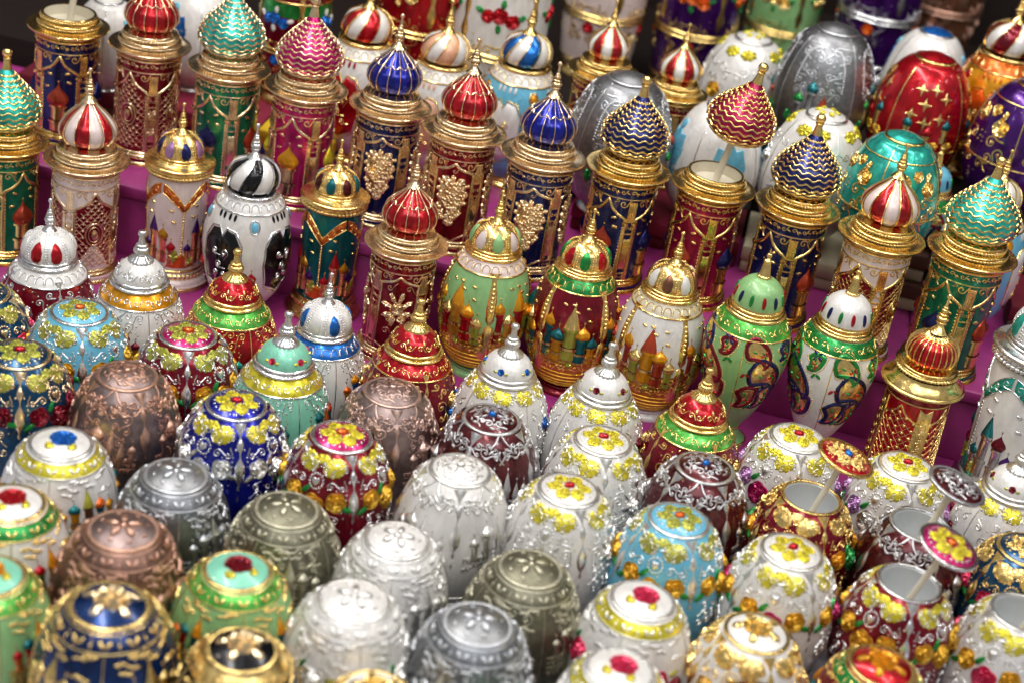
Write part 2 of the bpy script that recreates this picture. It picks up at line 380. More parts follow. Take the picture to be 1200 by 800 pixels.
def city_wall(prof, v0, wd, ht, seed=3):
    def fn(g):
        rnd = random.Random(seed); f = onto(prof, v0)
        for j in range(int(ht/.2)):
            y = j*.2; wire(g, f, [(x, y) for x in np.linspace(-wd/2, wd/2, 16)], .07, .05)
            x = -wd/2+.08*(j % 2)
            while x < wd/2-.1:
                k = rnd.uniform(.12, .2)
                if rnd.random() < .8: patch(g, f, np.array([(x, y+.03), (x+k*.7, y+.03), (x+k*.7, y+.16), (x, y+.16)]), .05, rings=((1, -.015), (.85, 1), (.02, 1)))
                x += k
    return fn
NP = [0]
def mesh_parts(o, lst, tag, name, matsf, rzs, stuff=False):
    for i, (key, fn) in enumerate(lst):
        me = cached((name, tag, i), fn)
        for rz in rzs: part(name, me, matsf(i), o, rz, stuff)
Q4 = [k*PI/2 for k in range(4)]

def lid_decor(o, style, p, dz):
    L3 = (0, 0, dz); rnd = random.Random(p.get('seed', 1))
    def rp(name, key, fn, mats, rz=0., stuff=False): return part(name, cached(key, fn), mats, o, rz, stuff)
    if style == 'rose':
        def leaf(g):
            lace(g, lidf(.0, -.54), .58, .60, rot=PI/2, seed=2)
        for k in range(6): rp('leaf', ('leaf', 'lid', k % 1), leaf, [p['leaf'], p['leaf']], k*PI/3+.2)
        rp('flower', ('flower', 'lid0'), lambda g: patch(g, lidf(), ell(.22, .16, 14), .12), [p['flower']])
        rp('lid_pearls', ('lid_pearls', 0), lambda g: [bead(g, lidf(), .30*math.cos(a), .30*math.sin(a), .045, 0, 6) for a in np.arange(9)*2*PI/9]+[bead(g, lidf(), .84*math.cos(a), .84*math.sin(a), .05, 0, 6) for a in np.arange(22)*2*PI/22], [p['metal']], 0, True)
    elif style == 'filigree':
        def fil(g):
            for k in range(5):
                f = lidf(0, 0, k*2*PI/5)
                for sx in (1, -1):
                    P = spiral(.22, -.55, .19, sx*1.2, 1.2, sx, 14, .2)*[sx, 1]; wire(g, f, P, .075, .05)
                    patch(g, f, leafo(.24, .1, 10, sx*.12, -.82, sx*.5), .05)
                patch(g, f, leafo(.3, .12, 10, 0, -.32, PI/2), .06); bead(g, f, 0, -.62, .06, 0, 6)
        rp('lid_filigree', ('lid_filigree', 1), fil, [p['metal']], 0, True)
        rp('gem', ('gem', 'lid'), lambda g: patch(g, lidf(), ell(.17, .12, 14), .13), [p.get('flower', p['metal'])])
    elif style == 'band':
        def fl(g):
            for k in range(5): patch(g, lidf(0, 0, k*2*PI/5+.3), leafo(.5, .28, 14, 0, -.38, PI/2, .7), .10)
            bead(g, lidf(), 0, 0, .13, 0, 9)
            for k in range(8): patch(g, lidf(0, 0, k*2*PI/8), leafo(.22, .1, 10, 0, -.78, .3), .05)
        rp('lid_flower', ('lid_flower', 2), fl, [p.get('lidmetal', p['metal'])], 0, True)
    elif style == 'rosetop':
        rp('rose', ('rose', 'lid'), lambda g: rose(g, lidf(.05, .12), .52, seed=1), [p['toprose']])
        rp('leaf', ('leaf', 'lt1'), lambda g: acanthus(g, lidf(-.34, -.42), .48, .32, lobes=3, rot=.8, h=.08), [p['leaf']])
        rp('leaf', ('leaf', 'lt2'), lambda g: acanthus(g, lidf(.48, -.34), .44, .28, lobes=3, rot=-.9, h=.08), [p['leaf']])
    elif style == 'goldrose':
        rp('rose', ('rose', 'lid2'), lambda g: (rose(g, lidf(.05, .12), .56, seed=2, h=1.3), [patch(g, lidf(.05, .12, a), leafo(.5, .36, 12, 0, -.66, PI/2, .6), .09) for a in np.arange(5)*2*PI/5]), [p['toprose']])

def lid_part(o, p, z, loc=None):
    li = part('lid', cached(('lid', 0), lid_mesh), [p.get('lidground', p['ground']), p['metal']], o, loc=loc or (0, 0, z))
    return li

def egg(style, p, o):
    """parts of one small egg; p is its palette"""
    top = EGG.v[0]; metal = p['metal']; open_ = p.get('open')
    part('body', cached(('body', bool(open_)), egg_body(bool(open_))), [p['ground'], p.get('foot', metal), 'inside'] if open_ else [p['ground'], p.get('foot', metal)], o)
    if open_:
        lift, lx, ly = open_
        d = Vector((lx, ly, lift)); st = G(); turn(st, [(0, 0), (.13, 0), (.12, d.length), (0, d.length)], 12)
        me = st.mesh('stick'); s_ = part('stick', me, ['plastic'], o, loc=(0, 0, 4.1)); s_.rotation_euler = d.to_track_quat('Z', 'Y').to_euler()
        li = lid_part(o, p, 0, (lx, ly, 4.1+lift-.02)); li.rotation_euler = d.to_track_quat('Z', 'Y').to_euler()
        turnm = cached(('opening_rim', 0), lambda g: turn(g, bulge(1.13, 5.36, 5.46, .06)+bulge(1.09, 5.46, 5.38, -.05), 56))
        part('opening_rim', turnm, [metal], o)
    else: li = lid_part(o, p, 5.38)
    lid_decor(li, p.get('top', style), p, 0)
    Q = Q4; HALF = PI/4
    def rp(name, key, fn, mats, off=0., stuff=False, rzs=None):
        me = cached(key, fn)
        for rz in (rzs or Q): part(name, me, mats, o, rz+off, stuff)
    if style == 'rose':
        rp('strap', ('strap', 'egg'), strap_mesh(EGG, .08), [metal])
        for x in (-1, 1): rp('leaf', ('leaf', 'col', x), lambda g, x=x: lace(g, onto(EGG, .56, x*.44), 1.08, .80, seed=x+2, rot=x*.2), [p['leaf'], metal])
        rp('leaf', ('leaf', 'col', 0), lambda g: acanthus(g, onto(EGG, .32, PI/4), .66, .42, h=.05, lobes=6), [p['leaf']])
        rp('heart_gem', ('heart_gem', 0), lambda g: patch(g, onto(EGG, 1.16), [(.0, .22), (-.16, .04), (-.17, -.1), (-.09, -.17), (0, -.1), (.09, -.17), (.17, -.1), (.16, .04)], .1), [p.get('gem', metal)], HALF)
        def ring(g):
            f = onto(EGG, 1.16)
            for a in np.arange(15)*2*PI/15: bead(g, f, .27*math.cos(a), .01+.29*math.sin(a), .055, 0, 6)
        rp('gem_beads', ('gem_beads', 0), ring, [metal], HALF, True)
        if p.get('rose'):
            rc = p['rose']
            for j, (x, v, r_) in enumerate(((-.42, 1.86, .42), (.02, 2.12, .50), (.45, 1.84, .42))):
                rp('rose', ('rose', 'egg', j), lambda g, x=x, v=v, r_=r_, j=j: rose(g, onto(EGG, v, x), r_, seed=j), [rc[j % len(rc)]], HALF)
            if p.get('rose_leaf', 'green'):
                for j, (x, v, ro) in enumerate(((-.16, 1.56, -1.0), (.30, 2.5, .5), (.66, 2.1, .3), (-.62, 2.2, 2.6))):
                    rp('rose_leaf', ('rose_leaf', j), lambda g, x=x, v=v, ro=ro: patch(g, onto(EGG, v, x, ro), leafo(.5, .26, 12), .07), [p.get('rose_leaf', 'green')], HALF)
            av = [(-.68, .95, .42), (0.04, 1.15, .5), (.74, .95, .42)]
        else:
            rp('rose', ('rose', 'egg', 'm'), lambda g: (rose(g, onto(EGG, 2.15, -.05), .42, seed=3), [patch(g, onto(EGG, 2.15, -.05, a), leafo(.4, .24, 12, .5, 0, 0, .6), .07) for a in (.4, 1.9, 3.3, 4.9)]), [metal], HALF)
            av = [(0, 1.25, .5)]
        rp('scrollwork', ('scrollwork', bool(p.get('rose'))), scrollwork(EGG, .95, 2.7, 2.65, 11, 5, (.12, .24), .045, 15, [(0, .21, .36)]+av), [metal], HALF, True)
        m2 = cached(('foot_beads', 0), lambda g: (rings_at(g, EGG, .98, .07, .05), rings_at(g, EGG, .6, .07, .05), beads_round(g, EGG, .79, 44, .075)))
        part('foot_beads', m2, [metal], o, stuff=True)
    elif style == 'filigree':
        rp('strap', ('strap', 'egg'), strap_mesh(EGG, .08), [metal])
        rp('acanthus_swag', ('acanthus_swag', 0), flourish(EGG, .30, 2.35, .95), [metal], HALF, True)
        mesh_parts(o, churches(EGG, 1.05, CH_A), 'fil', 'church_tower', lambda i: p.get('church', [metal]*3), [q+HALF for q in Q])
        rp('city_wall', ('city_wall', 0), city_wall(EGG, 2.65, 2.6, .7), [metal], HALF, True)
        part('foot_beads', cached(('foot_beads', 1), lambda g: (rings_at(g, EGG, 1.0, .08, .05), rings_at(g, EGG, .62, .08, .05), beads_round(g, EGG, .81, 56, .06))), [metal], o, stuff=True)
    elif style == 'band':
        bm_ = p.get('band')
        def bandm(g):
            v0, v1 = EGG.vz(4.93), EGG.vz(4.56); pts = []
            for t in np.linspace(0, 1, 5):
                r, z, nr, nz = EGG.at(v0+(v1-v0)*t); pts.append((r+.012*nr, z+.012*nz))
            turn(g, pts, 72)
        if bm_: part('band', cached(('band', 0), bandm), [bm_], o)
        part('band_rings', cached(('band_rings', 0), lambda g: (rings_at(g, EGG, 4.93, .06, .04), rings_at(g, EGG, 4.54, .08, .05))), [metal], o, stuff=True)
        def orn(g):
            v = EGG.vz(4.74)
            for k in range(22):
                f = onto(EGG, v, k*2*PI/22)
                if k % 2: bead(g, f, 0, .02, .06, 0, 7); [bead(g, onto(EGG, v+dy, k*2*PI/22), 0, 0, .035, 0, 5) for dy in (-.12, .13)]
                else:
                    for a in (-.6, .6): patch(g, f, leafo(.28, .15, 10, .1*a/.6, .0, a+PI/2, .6), .07)
        part('band_ornament', cached(('band_ornament', 0), orn), [p.get('bandorn', metal)], o, stuff=True)
        rp('panel_line', ('panel_line', 0), pline(EGG, EGG.vz(4.5), EGG.vz(1.0)), [metal])
        ch = p.get('church', [metal]*3)
        if p.get('rose'):
            for j, (x, v, r_) in enumerate(((.0, 2.2, .52), (.40, 2.5, .38), (-.36, 2.55, .36))):
                rp('rose', ('rose', 'band', j), lambda g, x=x, v=v, r_=r_, j=j: rose(g, onto(EGG, v, x), r_, seed=j+4), [p['rose'][j % len(p['rose'])]], HALF)
            for j, (x, v, ro) in enumerate(((-.2, 1.72, -1.2), (.34, 1.95, -.4), (.1, 2.9, 1.2))):
                rp('rose_leaf', ('rose_leaf', 'b', j), lambda g, x=x, v=v, ro=ro: patch(g, onto(EGG, v, x, ro), leafo(.42, .22, 12), .07), ['lime' if j else 'green'], HALF)
        else:
            domes = p.get('domes')
            mesh_parts(o, churches(EGG, 1.08, CH_B), 'band', 'church_tower', (lambda i: [ch[0] if not isinstance(ch[0], (list, tuple)) else ch[0][i % len(ch[0])], domes[i % len(domes)] if domes else ch[1], metal]), [q+HALF for q in Q])
            rp('city_wall', ('city_wall', 1), city_wall(EGG, 2.55, 2.9, .8, 8), [p.get('wallcol', metal)], HALF, True)
        def clouds(g):
            rnd = random.Random(4); f = onto(EGG, .62)
            for i in range(12):
                x, y = rnd.uniform(-1.0, 1.0), rnd.uniform(.05, .9)
                for j in range(3): patch(g, f, leafo(.22, .11, 9, x+.11*j, y+rnd.uniform(-.04, .04), rnd.uniform(-.5, .5), .5), .06)
        rp('cloud_relief', ('cloud_relief', 0), clouds, [metal], HALF, True)
        part('foot_rings', cached(('foot_rings', 0), lambda g: (rings_at(g, EGG, .95, .09, .06), rings_at(g, EGG, .65, .07, .05))), [metal], o, stuff=True)
    if p.get('overscroll') or 'dark' in p['ground']:
        rp('sprigs', ('sprigs', 0), scrollwork(EGG, .62, 2.3, 2.2, 10, 11, (.12, .23), .06, 16), [metal], HALF, True)
# ------------------------------------------------------------------ domes and finials
def finial(o, m_, z, s=1.0, kind='beads'):
    if kind == 'beads':
        pts = [(.40, 0), (.30, .10), (.17, .26), (.13, .36)]+bulge(.13, .36, .50, .10)+bulge(.12, .50, .74, .15)+bulge(.11, .74, .86, .10)+bulge(.08, .86, 1.06, .08)+bulge(.07, 1.06, 1.16, .06)+[(.06, 1.2), (.045, 1.5)]+bulge(.03, 1.5, 1.72, .08, 9)+[(0, 1.72)]
        fn = lambda g: turn(g, pts, 28, 0)
    elif kind == 'fluted':
        pts = [(.46, -.02), (.44, .05), (.2, .2), (.16, .24)]+bulge(.16, .24, .52, .12)+bulge(.14, .52, .62, .07)+[(.12, .66), (.09, .9)]+bulge(.07, .9, 1.12, .08, 9)+[(0, 1.12)]
        fn = lambda g: turn(g, pts, 72, 0, 18, .08, sharpl=True)
    elif kind == 'ball':
        pts = [(.22, -.05), (.17, .18), (.13, .42)]+bulge(.1, .42, .52, .06)+bulge(.03, .50, .86, .17, 10)+[(0, .86)]
        fn = lambda g: turn(g, pts, 28, 0)
    elif kind == 'spire':
        pts = bulge(.26, 0, .1, .05)+[(.24, .12), (.14, .6)]+bulge(.12, .6, .7, .06)+[(.09, .74)]+bulge(.05, .78, .95, .07, 8)+[(.03, 1.0), (.03, 1.1), (0, 1.15)]
        fn = lambda g: turn(g, pts, 48, 0, 12, .12, sharpl=True)
    x = part('finial', cached(('finial', kind), fn), [m_], o, loc=(0, 0, z)); x.scale = (s, s, s); return x
ONI = [(.62, 0), (.98, .14), (1.22, .42), (1.28, .75), (1.17, 1.1), (.85, 1.48), (.5, 1.78), (.27, 2.02), (.17, 2.2)]
ONW = [(.80, 0), (1.2, .16), (1.52, .55), (1.56, .95), (1.38, 1.4), (.98, 1.88), (.58, 2.3), (.32, 2.62), (.2, 2.8)]
def dome_lined(o, col, m_, n=14):
    pr = Prof(ONI[::-1], 40)
    part('dome_skin', cached(('dome_skin', 'lined'), lambda g: turn(g, pr.p, 84, 0, n, .035, sharpl=True)), [col], o)
    me = cached(('dome_rib', n), lambda g: wire(g, onto(pr, 0), [(0, v) for v in np.linspace(0.02, pr.L-.02, 26)], .055, .05))
    for k in range(n): part('dome_rib', me, [m_], o, k*2*PI/n)
    def tips(g):
        for k in range(n):
            f = onto(pr, pr.L-.06, (k+.5)*2*PI/n); patch(g, f, [(-.16, .05), (0, -.22), (.16, .05)], .06, rings=((1, -.01), (.7, 1), (.02, 1)))
        v = pr.vz(1.42)
        for k in range(n):
            f = onto(pr, v, (k+.5)*2*PI/n); wire(g, f, [(-.16, -.05), (-.08, .07), (0, .1), (.08, .07), (.16, -.05)], .055, .045); bead(g, onto(pr, v, k*2*PI/n), 0, -.03, .05, 0, 6)
    part('dome_lace', cached(('dome_lace', n), tips), [m_], o, stuff=True)
def dome_wavy(o, col, m_):
    pr = Prof(ONW[::-1], 50)
    part('dome_skin', cached(('dome_skin', 'wavy'), lambda g: turn(g, pr.p, 64, 0)), [col], o)
    def waves(g):
        vs = np.arange(.34, pr.L-.1, 0.255)
        for j, v in enumerate(vs):
            r = pr.at(v)[0]; k = 18; a = np.linspace(0, 2*PI, 145)[:-1]; vv = v+.055*np.sin(a*k/1.0+j*0.0)*min(1, r/.9)
            rows = []
            for dv, h in ((-.05, -.01), (-.03, .035), (0, .045), (.03, .035), (.05, -.01)):
                R_, Z_, nr, nz = pr.at(vv+dv); q = R_+h*nr; rows.append(np.stack([q*np.sin(a), -q*np.cos(a), Z_+h*nz], 1))
            g.add(np.stack(rows, 1).reshape(-1, 3), gridf(144, 5, True))
        turn(g, bulge(.86, -.02, .16, .1), 60)
    part('wave_ridges', cached(('wave_ridges', 0), waves), [m_], o, stuff=True)
    return pr
def dome_striped(o, cols, m_, n=12, twist=0., prof=ONI, s=1.0, wires=True):
    """gadrooned dome, stripes of enamel with gold lines between"""
    key = (n, twist, len(prof), s, round(prof[3][0], 3)); p_ = [(a*s, b*s) for a, b in spl(prof[::-1], 30)]
    part('dome_skin', cached(('dome_skin', 'st')+key, lambda g: turn(g, p_, n*8, 0, n, .05, sharpl=True, twist=-twist, sectors=(n, list(range(len(cols)))))), cols, o)
    if wires:
        pr = Prof(prof[::-1], 30)
        def w(g):
            v = np.linspace(.02, pr.L-.02, 22); a = -twist*(v/pr.L); R_, Z_, nr, nz = pr.at(v); rows = []
            for da, h in ((-.035, -.01), (-.015, .045), (.015, .045), (.035, -.01)):
                q = (R_+h*nr)*s; rows.append(np.stack([q*np.sin(a+da/np.maximum(R_, .2)), -q*np.cos(a+da/np.maximum(R_, .2)), (Z_+h*nz)*s], 1))
            g.add(np.stack(rows, 1).reshape(-1, 3), gridf(22, 4))
        me = cached(('dome_rib', 'st')+key, w)
        for k in range(n): part('dome_rib', me, [m_], o, k*2*PI/n)
SWD = [(1.1, 0), (1.2, .3), (1.14, .72), (.88, 1.1), (.45, 1.32), (.2, 1.4)]
HEM = [(1.12, 0), (1.15, .2), (1.13, .5), (.98, .85), (.66, 1.12), (.3, 1.24), (.16, 1.27)]
def dome_gems(o, skin, gems, m_, n=8, s=1.0, beads=True, small=False):
    """round dome with drop-shaped enamel panels between beaded ribs"""
    pr = Prof(HEM[::-1], 36)
    part('dome_skin', cached(('dome_skin', 'hem'), lambda g: turn(g, pr.p, 64)), [skin], o)
    vg = pr.vz(.55)
    if small: me = cached(('gem', 's', n), lambda g: patch(g, onto(pr, vg), leafo(.52, .2, 14, 0, 0, PI/2, .1), .06))
    else: me = cached(('gem', n), lambda g: patch(g, onto(pr, vg-.05), [(.0, -.52), (.13, -.36), (.26, 0), (.24, .32), (.12, .48), (-.12, .48), (-.24, .32), (-.26, 0), (-.13, -.36)], .07))
    for k in range(n): part('gem', me, [gems[k % len(gems)]], o, k*2*PI/n)
    if beads:
        def ribs(g):
            for k in range(n):
                f = onto(pr, 0, (k+.5)*2*PI/n)
                for v in np.arange(.3, pr.L-.08, .115):
                    for dx in (-.06, .06): bead(g, onto(pr, v, (k+.5)*2*PI/n+dx/max(.3, float(pr.at(v)[0]))), 0, 0, .05, 0, 5)
        part('beaded_ribs', cached(('beaded_ribs', n), ribs), [m_], o, stuff=True)
    part('dome_ring', cached(('dome_ring', 0), lambda g: turn(g, bulge(1.12, -.02, .12, .1)+bulge(1.12, -.14, -.02, .15), 64)), [m_], o)

# ------------------------------------------------------------------ towers
TB = Prof([(1.50, 5.35), (1.50, 4.2), (1.50, 3), (1.50, 1.8), (1.50, .55)], 30)
def ogee(a, yt, yb, y1):
    L = [(-a, yb), (-a, (yb+y1)/2), (-a, y1)]
    for t in np.linspace(.15, 1, 8): L.append((-a*(1-t)**1.0*(1+.25*math.sin(t*PI*2)), y1-(y1-yt)*(t**1.35*.9+.1*t)))
    R_ = [(-x, y) for x, y in L[::-1]][1:]
    return np.array(L+R_)
def tower_frame(flat):
    def fn(g):
        f = onto(TB, .75)
        o_ = ogee(.95, 0, 3.95, 1.05) if not flat else ogee(.92, .05, 3.6, .55)
        wire(g, f, o_, .15, .07)
        if flat:
            q = spiral(0, 3.75, .01, 0, 1, 1, 3)
            wire(g, f, [(-.92, 3.6), (-.5, 3.78), (-.25, 3.95), (0, 3.82), (.25, 3.95), (.5, 3.78), (.92, 3.6)], .12, .06)
            for sx in (1, -1): wire(g, f, [(sx*.98, 1.5), (sx*1.15, 1.9), (sx*.95, 2.4), (sx*1.15, 3.0), (sx*.98, 3.6)], .09, .05)
        for sx in (1, -1):
            wire(g, f, spiral(sx*.72, .12, .2, 0, 1.2, sx, 14, .25), .075, .05); wire(g, f, spiral(sx*.42, -.02, .09, 2, 1.2, -sx, 10, .1), .05, .04)
            if not flat:
                for y in np.arange(1.3, 3.9, .16): bead(g, f, sx*.84, y, .045, 0, 5)
                relief(g, f, [(.15, 1.02), (.17, 1.1), (.12, 1.2)], 0, x=sx*.95, flat=.8)
    return fn
def tower_pilaster(g):
    f = onto(TB, .75)
    patch(g, f, [(-.2, .02), (.2, .02), (.2, .5), (.2, .95), (-.2, .95), (-.2, .5)], .03, rings=((1, -.01), (.93, 1), (.02, 1)))
    patch(g, f, [(-.15, 1.85), (.15, 1.85), (.15, 2.6), (.15, 3.4), (-.15, 3.4), (-.15, 2.6)], .03, rings=((1, -.01), (.93, 1), (.02, 1)))
    for x in (-.3, .3): wire(g, f, [(x, y) for y in np.linspace(1.0, 3.95, 12)], .07, .05)
    for x in (-.14, -.05, .05, .14): wire(g, f, [(x, y) for y in np.linspace(0, .95, 6)], .06, .05)
    for x in (-.17, .17): wire(g, f, [(x, y) for y in np.linspace(1.75, 3.5, 8)], .04, .04)
    for y in (.98, 1.6, 3.62): wire(g, f, [(-.34, y), (0, y), (.34, y)], .09, .06)
    for sx in (1, -1): wire(g, f, spiral(sx*.12, 1.3, .1, 0, 1.1, sx, 10, .06), .05, .04); wire(g, f, spiral(sx*.12, 3.8, .08, 0, 1.1, sx, 10, .06), .05, .04)
def tower_frieze(g):
    f = onto(TB, .0)
    for k in range(20):
        f = onto(TB, .30, k*2*PI/20)
        wire(g, f, spiral(-.1, 0, .12, 0, 1.1, 1 if k % 2 else -1, 10, .16), .06, .045); patch(g, f, leafo(.2, .1, 9, .14, .03, .4), .05)
    for z, w_, h_ in ((5.28, .12, .09), (4.72, .07, .05), (.62, .1, .08)): rings_at(g, TB, z, w_, h_)
def tower_grapes(g):
    f = onto(TB, .45, 0, 0, 1.15); rnd = random.Random(5)
    patch(g, f, [(-.55, 1.2), (0, .95), (.55, 1.2), (.6, 1.9), (.35, 2.7), (0, 3.0), (-.35, 2.7), (-.6, 1.9)], .06)
    for i in range(150):
        t = rnd.random(); y = 1.1+t*1.85; hw = .64*(1-t**2.2)**.6
        bead(g, f, rnd.uniform(-hw, hw), y, rnd.uniform(.08, .11), 0, 6, 1.3)
    for (x, y, L, W, ro) in ((-.28, 1.02, .5, .35, .4), (.3, 1.04, .5, .35, -.4), (0, .9, .35, .25, PI/2)): acanthus(g, f, L, W, 0, x, y, ro, .1, 5)
    wire(g, f, spiral(0, .6, .1, 0, .9, 1, 10, .14), .05, .045)
def tower_bouquet(g):
    f = onto(TB, .42)
    rose(g, f, .36, 0, 0, 2.0, 1); rose(g, f, .26, 0, -.25, 2.5, 2); rose(g, f, .24, 0, .3, 2.45, 3)
    for i, a in enumerate(np.arange(8)*2*PI/8+.3): acanthus(g, f, .62, .28, 0, .52*math.cos(a), 2.05+.66*math.sin(a), a, .09, 5, i)
    for sx in (1, -1): wire(g, f, spiral(sx*.4, 3.2, .2, 0, 1.2, sx, 14, .3), .06, .05); wire(g, f, spiral(sx*.45, .95, .16, 0, 1.2, -sx, 14, .3), .06, .05)
def tower_lattice(g):
    f = onto(TB, .75); o_ = ogee(.84, .25, 3.85, 1.05); top = lambda x: 1.2-.95*(1-abs(x)/.84)
    for sgn in (1, -1):
        for c in np.arange(-2.4, 5.2, .34):
            P = [(x, c+sgn*x*1.0+1) for x in np.linspace(-.82, .82, 28)]
            P = [q for q in P if top(q[0]) < q[1] < 3.8 and (q[0]/.46)**2+((q[1]-2.1)/.62)**2 > 1]
            if len(P) > 3:
                br = [0]+[i for i in range(1, len(P)) if abs(P[i][0]-P[i-1][0]) > .08]+[len(P)]
                for a, b in zip(br[:-1], br[1:]):
                    if b-a > 2: wire(g, f, P[a:b], .05, .045)
    for i in range(-3, 4):
        for j in range(0, 24):
            x, y = i*.17*1.0, .4+j*.17
            if (i+j) % 2 == 0 and abs(x) < .75 and top(x)+.1 < y < 3.7 and (x/.46)**2+((y-2.1)/.62)**2 > 1.1: bead(g, f, x*1.5 if 0 else x, y, .06, 0, 6)
    wire(g, f, ell(.4, .55, 26, 0, 2.1), .12, .09, 0, True); wire(g, f, ell(.26, .38, 22, 0, 2.1), .06, .06, 0, True)
    patch(g, f, ell(.17, .27, 14, 0, 2.1), .14)
def tower_flower(g):
    f = onto(TB, .75)
    for y in (1.95, 2.9):
        for a in np.arange(6)*2*PI/6: patch(g, f, leafo(.22, .14, 9, .14*math.cos(a), y+.16*math.sin(a), a, .4), .07)
        bead(g, f, 0, y, .07, 0, 6)
    wire(g, f, ell(.3, .34, 22, 0, 1.95), .04, .04, 0, True)
def tower(o, p):
    m_, gr = p.get('metal', 'rose_gold'), p['ground']
    zz = 5.6
    def body(g):
        turn(g, TB.p, 64, 0)
        turn(g, [(1.5, .55)]+bulge(1.52, .55, .42, .14)+[(1.6, .40), (1.66, .36), (1.66, .2)], 64, 1)
        turn(g, [(1.66, .2)]+bulge(1.64, .2, .08, .1)+[(1.8, .05), (1.8, 0), (0, 0)], 64, 1)
        turn(g, [(1.5, 5.35)]+bulge(1.46, 5.35, 5.5, .08)+[(1.5, 5.5)], 64, 1)
    part('body', cached(('body', 'tower'), body), [gr, m_], o)
    part('foot_band', cached(('foot_band', 0), lambda g: (turn(g, [(1.665, .36), (1.70, .34), (1.70, .22), (1.665, .2)], 64))), [gr], o)
    def collar(g):
        turn(g, [(1.5, 5.47), (1.62, 5.5), (1.86, 5.56), (1.95, 5.63), (1.97, 5.68), (1.94, 5.72), (1.80, 5.70), (1.50, 5.74), (1.47, 5.76)], 80)
        ribring(g, 1.42, 5.76, 5.92, .09, 60)
        turn(g, [(1.4, 5.92), (1.37, 5.94)]+bulge(1.38, 5.94, 6.06, .1)+[(1.32, 6.08)], 72)
        ribring(g, 1.28, 6.08, 6.25, .1, 56)
        if p.get('open'): turn(g, bulge(1.25, 6.25, 6.34, .06)+[(1.18, 6.33)], 60, 0)
        else: turn(g, bulge(1.22, 6.25, 6.38, .08)+[(1.14, 6.4), (1.05, 6.45), (.6, 6.47), (0, 6.47)], 60)
    part('collar', cached(('collar', bool(p.get('open'))), collar), [m_], o)
    if p.get('open'): part('liner', cached(('liner', 0), lambda g: turn(g, [(1.17, 6.30), (1.12, 6.1), (1.1, 5.85), (0, 5.82)], 56)), ['plastic'], o)
    part('frieze', cached(('frieze', 0), tower_frieze), [m_], o, stuff=True)
    fr = p['panel'] in ('grapes', 'bouquet')
    me = cached(('arch_frame', fr), tower_frame(fr)); pl = cached(('pilaster', 0), tower_pilaster)
    for q in Q4:
        if not (p['panel'] == 'lattice'): part('arch_frame', me, [m_], o, q+PI/4)
        part('pilaster', pl, [m_], o, q)
    off = [q+PI/4 for q in Q4]
    if p['panel'] == 'grapes':
        for q in off: part('grape_cluster', cached(('grape_cluster', 0), tower_grapes), [m_], o, q)
    elif p['panel'] == 'bouquet':
        for q in off: part('bouquet', cached(('bouquet', 0), tower_bouquet), [m_], o, q)
    elif p['panel'] == 'lattice':
        pm = cached(('lattice_ground', 0), lambda g: patch(g, onto(TB, .75), ogee(.88, .12, 3.9, 1.05), .02, rings=((1, -.01), (.985, 1), (.75, 1), (.5, 1), (.25, 1), (.02, 1)), c=(0, 2.2)))
        for q in off:
            if p.get('lat'): part('lattice_ground', pm, [p['lat']], o, q)
            part('lattice', cached(('lattice', 0), tower_lattice), [m_], o, q, True)
            part('arch_frame', me, [m_], o, q)
            part('flower_panel', cached(('flower_panel', 0), tower_flower), [m_], o, q+PI/4)
    else:
        big = (0, 3.8, .40, 1.3, 1.1, 0)
        for i, q in enumerate(off):
            part('church_tower', cached(('church_tower', 'tw'), lambda g: turret(g, onto(TB, .75), *big[:5], ribs=9)), [m_, p['cdomes'][i % len(p['cdomes'])], m_], o, q)
            part('cloud_relief', cached(('cloud_relief', 'tw'), lambda g: [patch(g, onto(TB, .75), leafo(.3, .15, 12, x, y, r_, .5), .06) for x, y, r_ in ((-.42, .95, .3), (.4, .85, -.2), (.5, 1.3, .2), (-.55, 1.6, -.2))]), [m_], o, q, True)
    cap(o, p, 6.42)
def cap(o, p, z):
    m_ = p.get('metal', 'rose_gold'); d = p.get('dome')
    if not d: return
    lift = p.get('open'); dm = d[0]
    e = bpy.data.objects.new('dome', None); COL.objects.link(e); e.parent = o; e.empty_display_size = .01
    if lift:
        lx, ly, lz = lift; v = Vector((lx, ly, lz)); g = G(); turn(g, [(0, 0), (.17, 0), (.15, v.length), (0, v.length)], 14)
        s_ = part('stick', g.mesh('stick'), ['plastic'], o, loc=(0, 0, 5.55)); s_.rotation_euler = v.to_track_quat('Z', 'Y').to_euler()
        e.location = Vector((lx, ly, 5.5+lz))*S; e.rotation_euler = s_.rotation_euler
    else: e.location = (0, 0, z*S)
    if dm == 'lined': dome_lined(e, d[1], m_); finial(e, m_, 2.1, .95)
    elif dm == 'wavy': dome_wavy(e, d[1], m_); finial(e, m_, 2.72, 1.15, 'ball')
    elif dm == 'striped': dome_striped(e, d[1], m_, d[2] if len(d) > 2 else 10); finial(e, m_, 2.1, .92)
    elif dm == 'swirl': dome_striped(e, d[1], m_, 10, .75, SWD); finial(e, m_, 1.36, .95)
    elif dm == 'round': dome_gems(e, d[1], d[2], m_, 8); finial(e, m_, 1.2, .95)
    s_ = p.get('dome_s', 1.0); e.scale = (s_,)*3
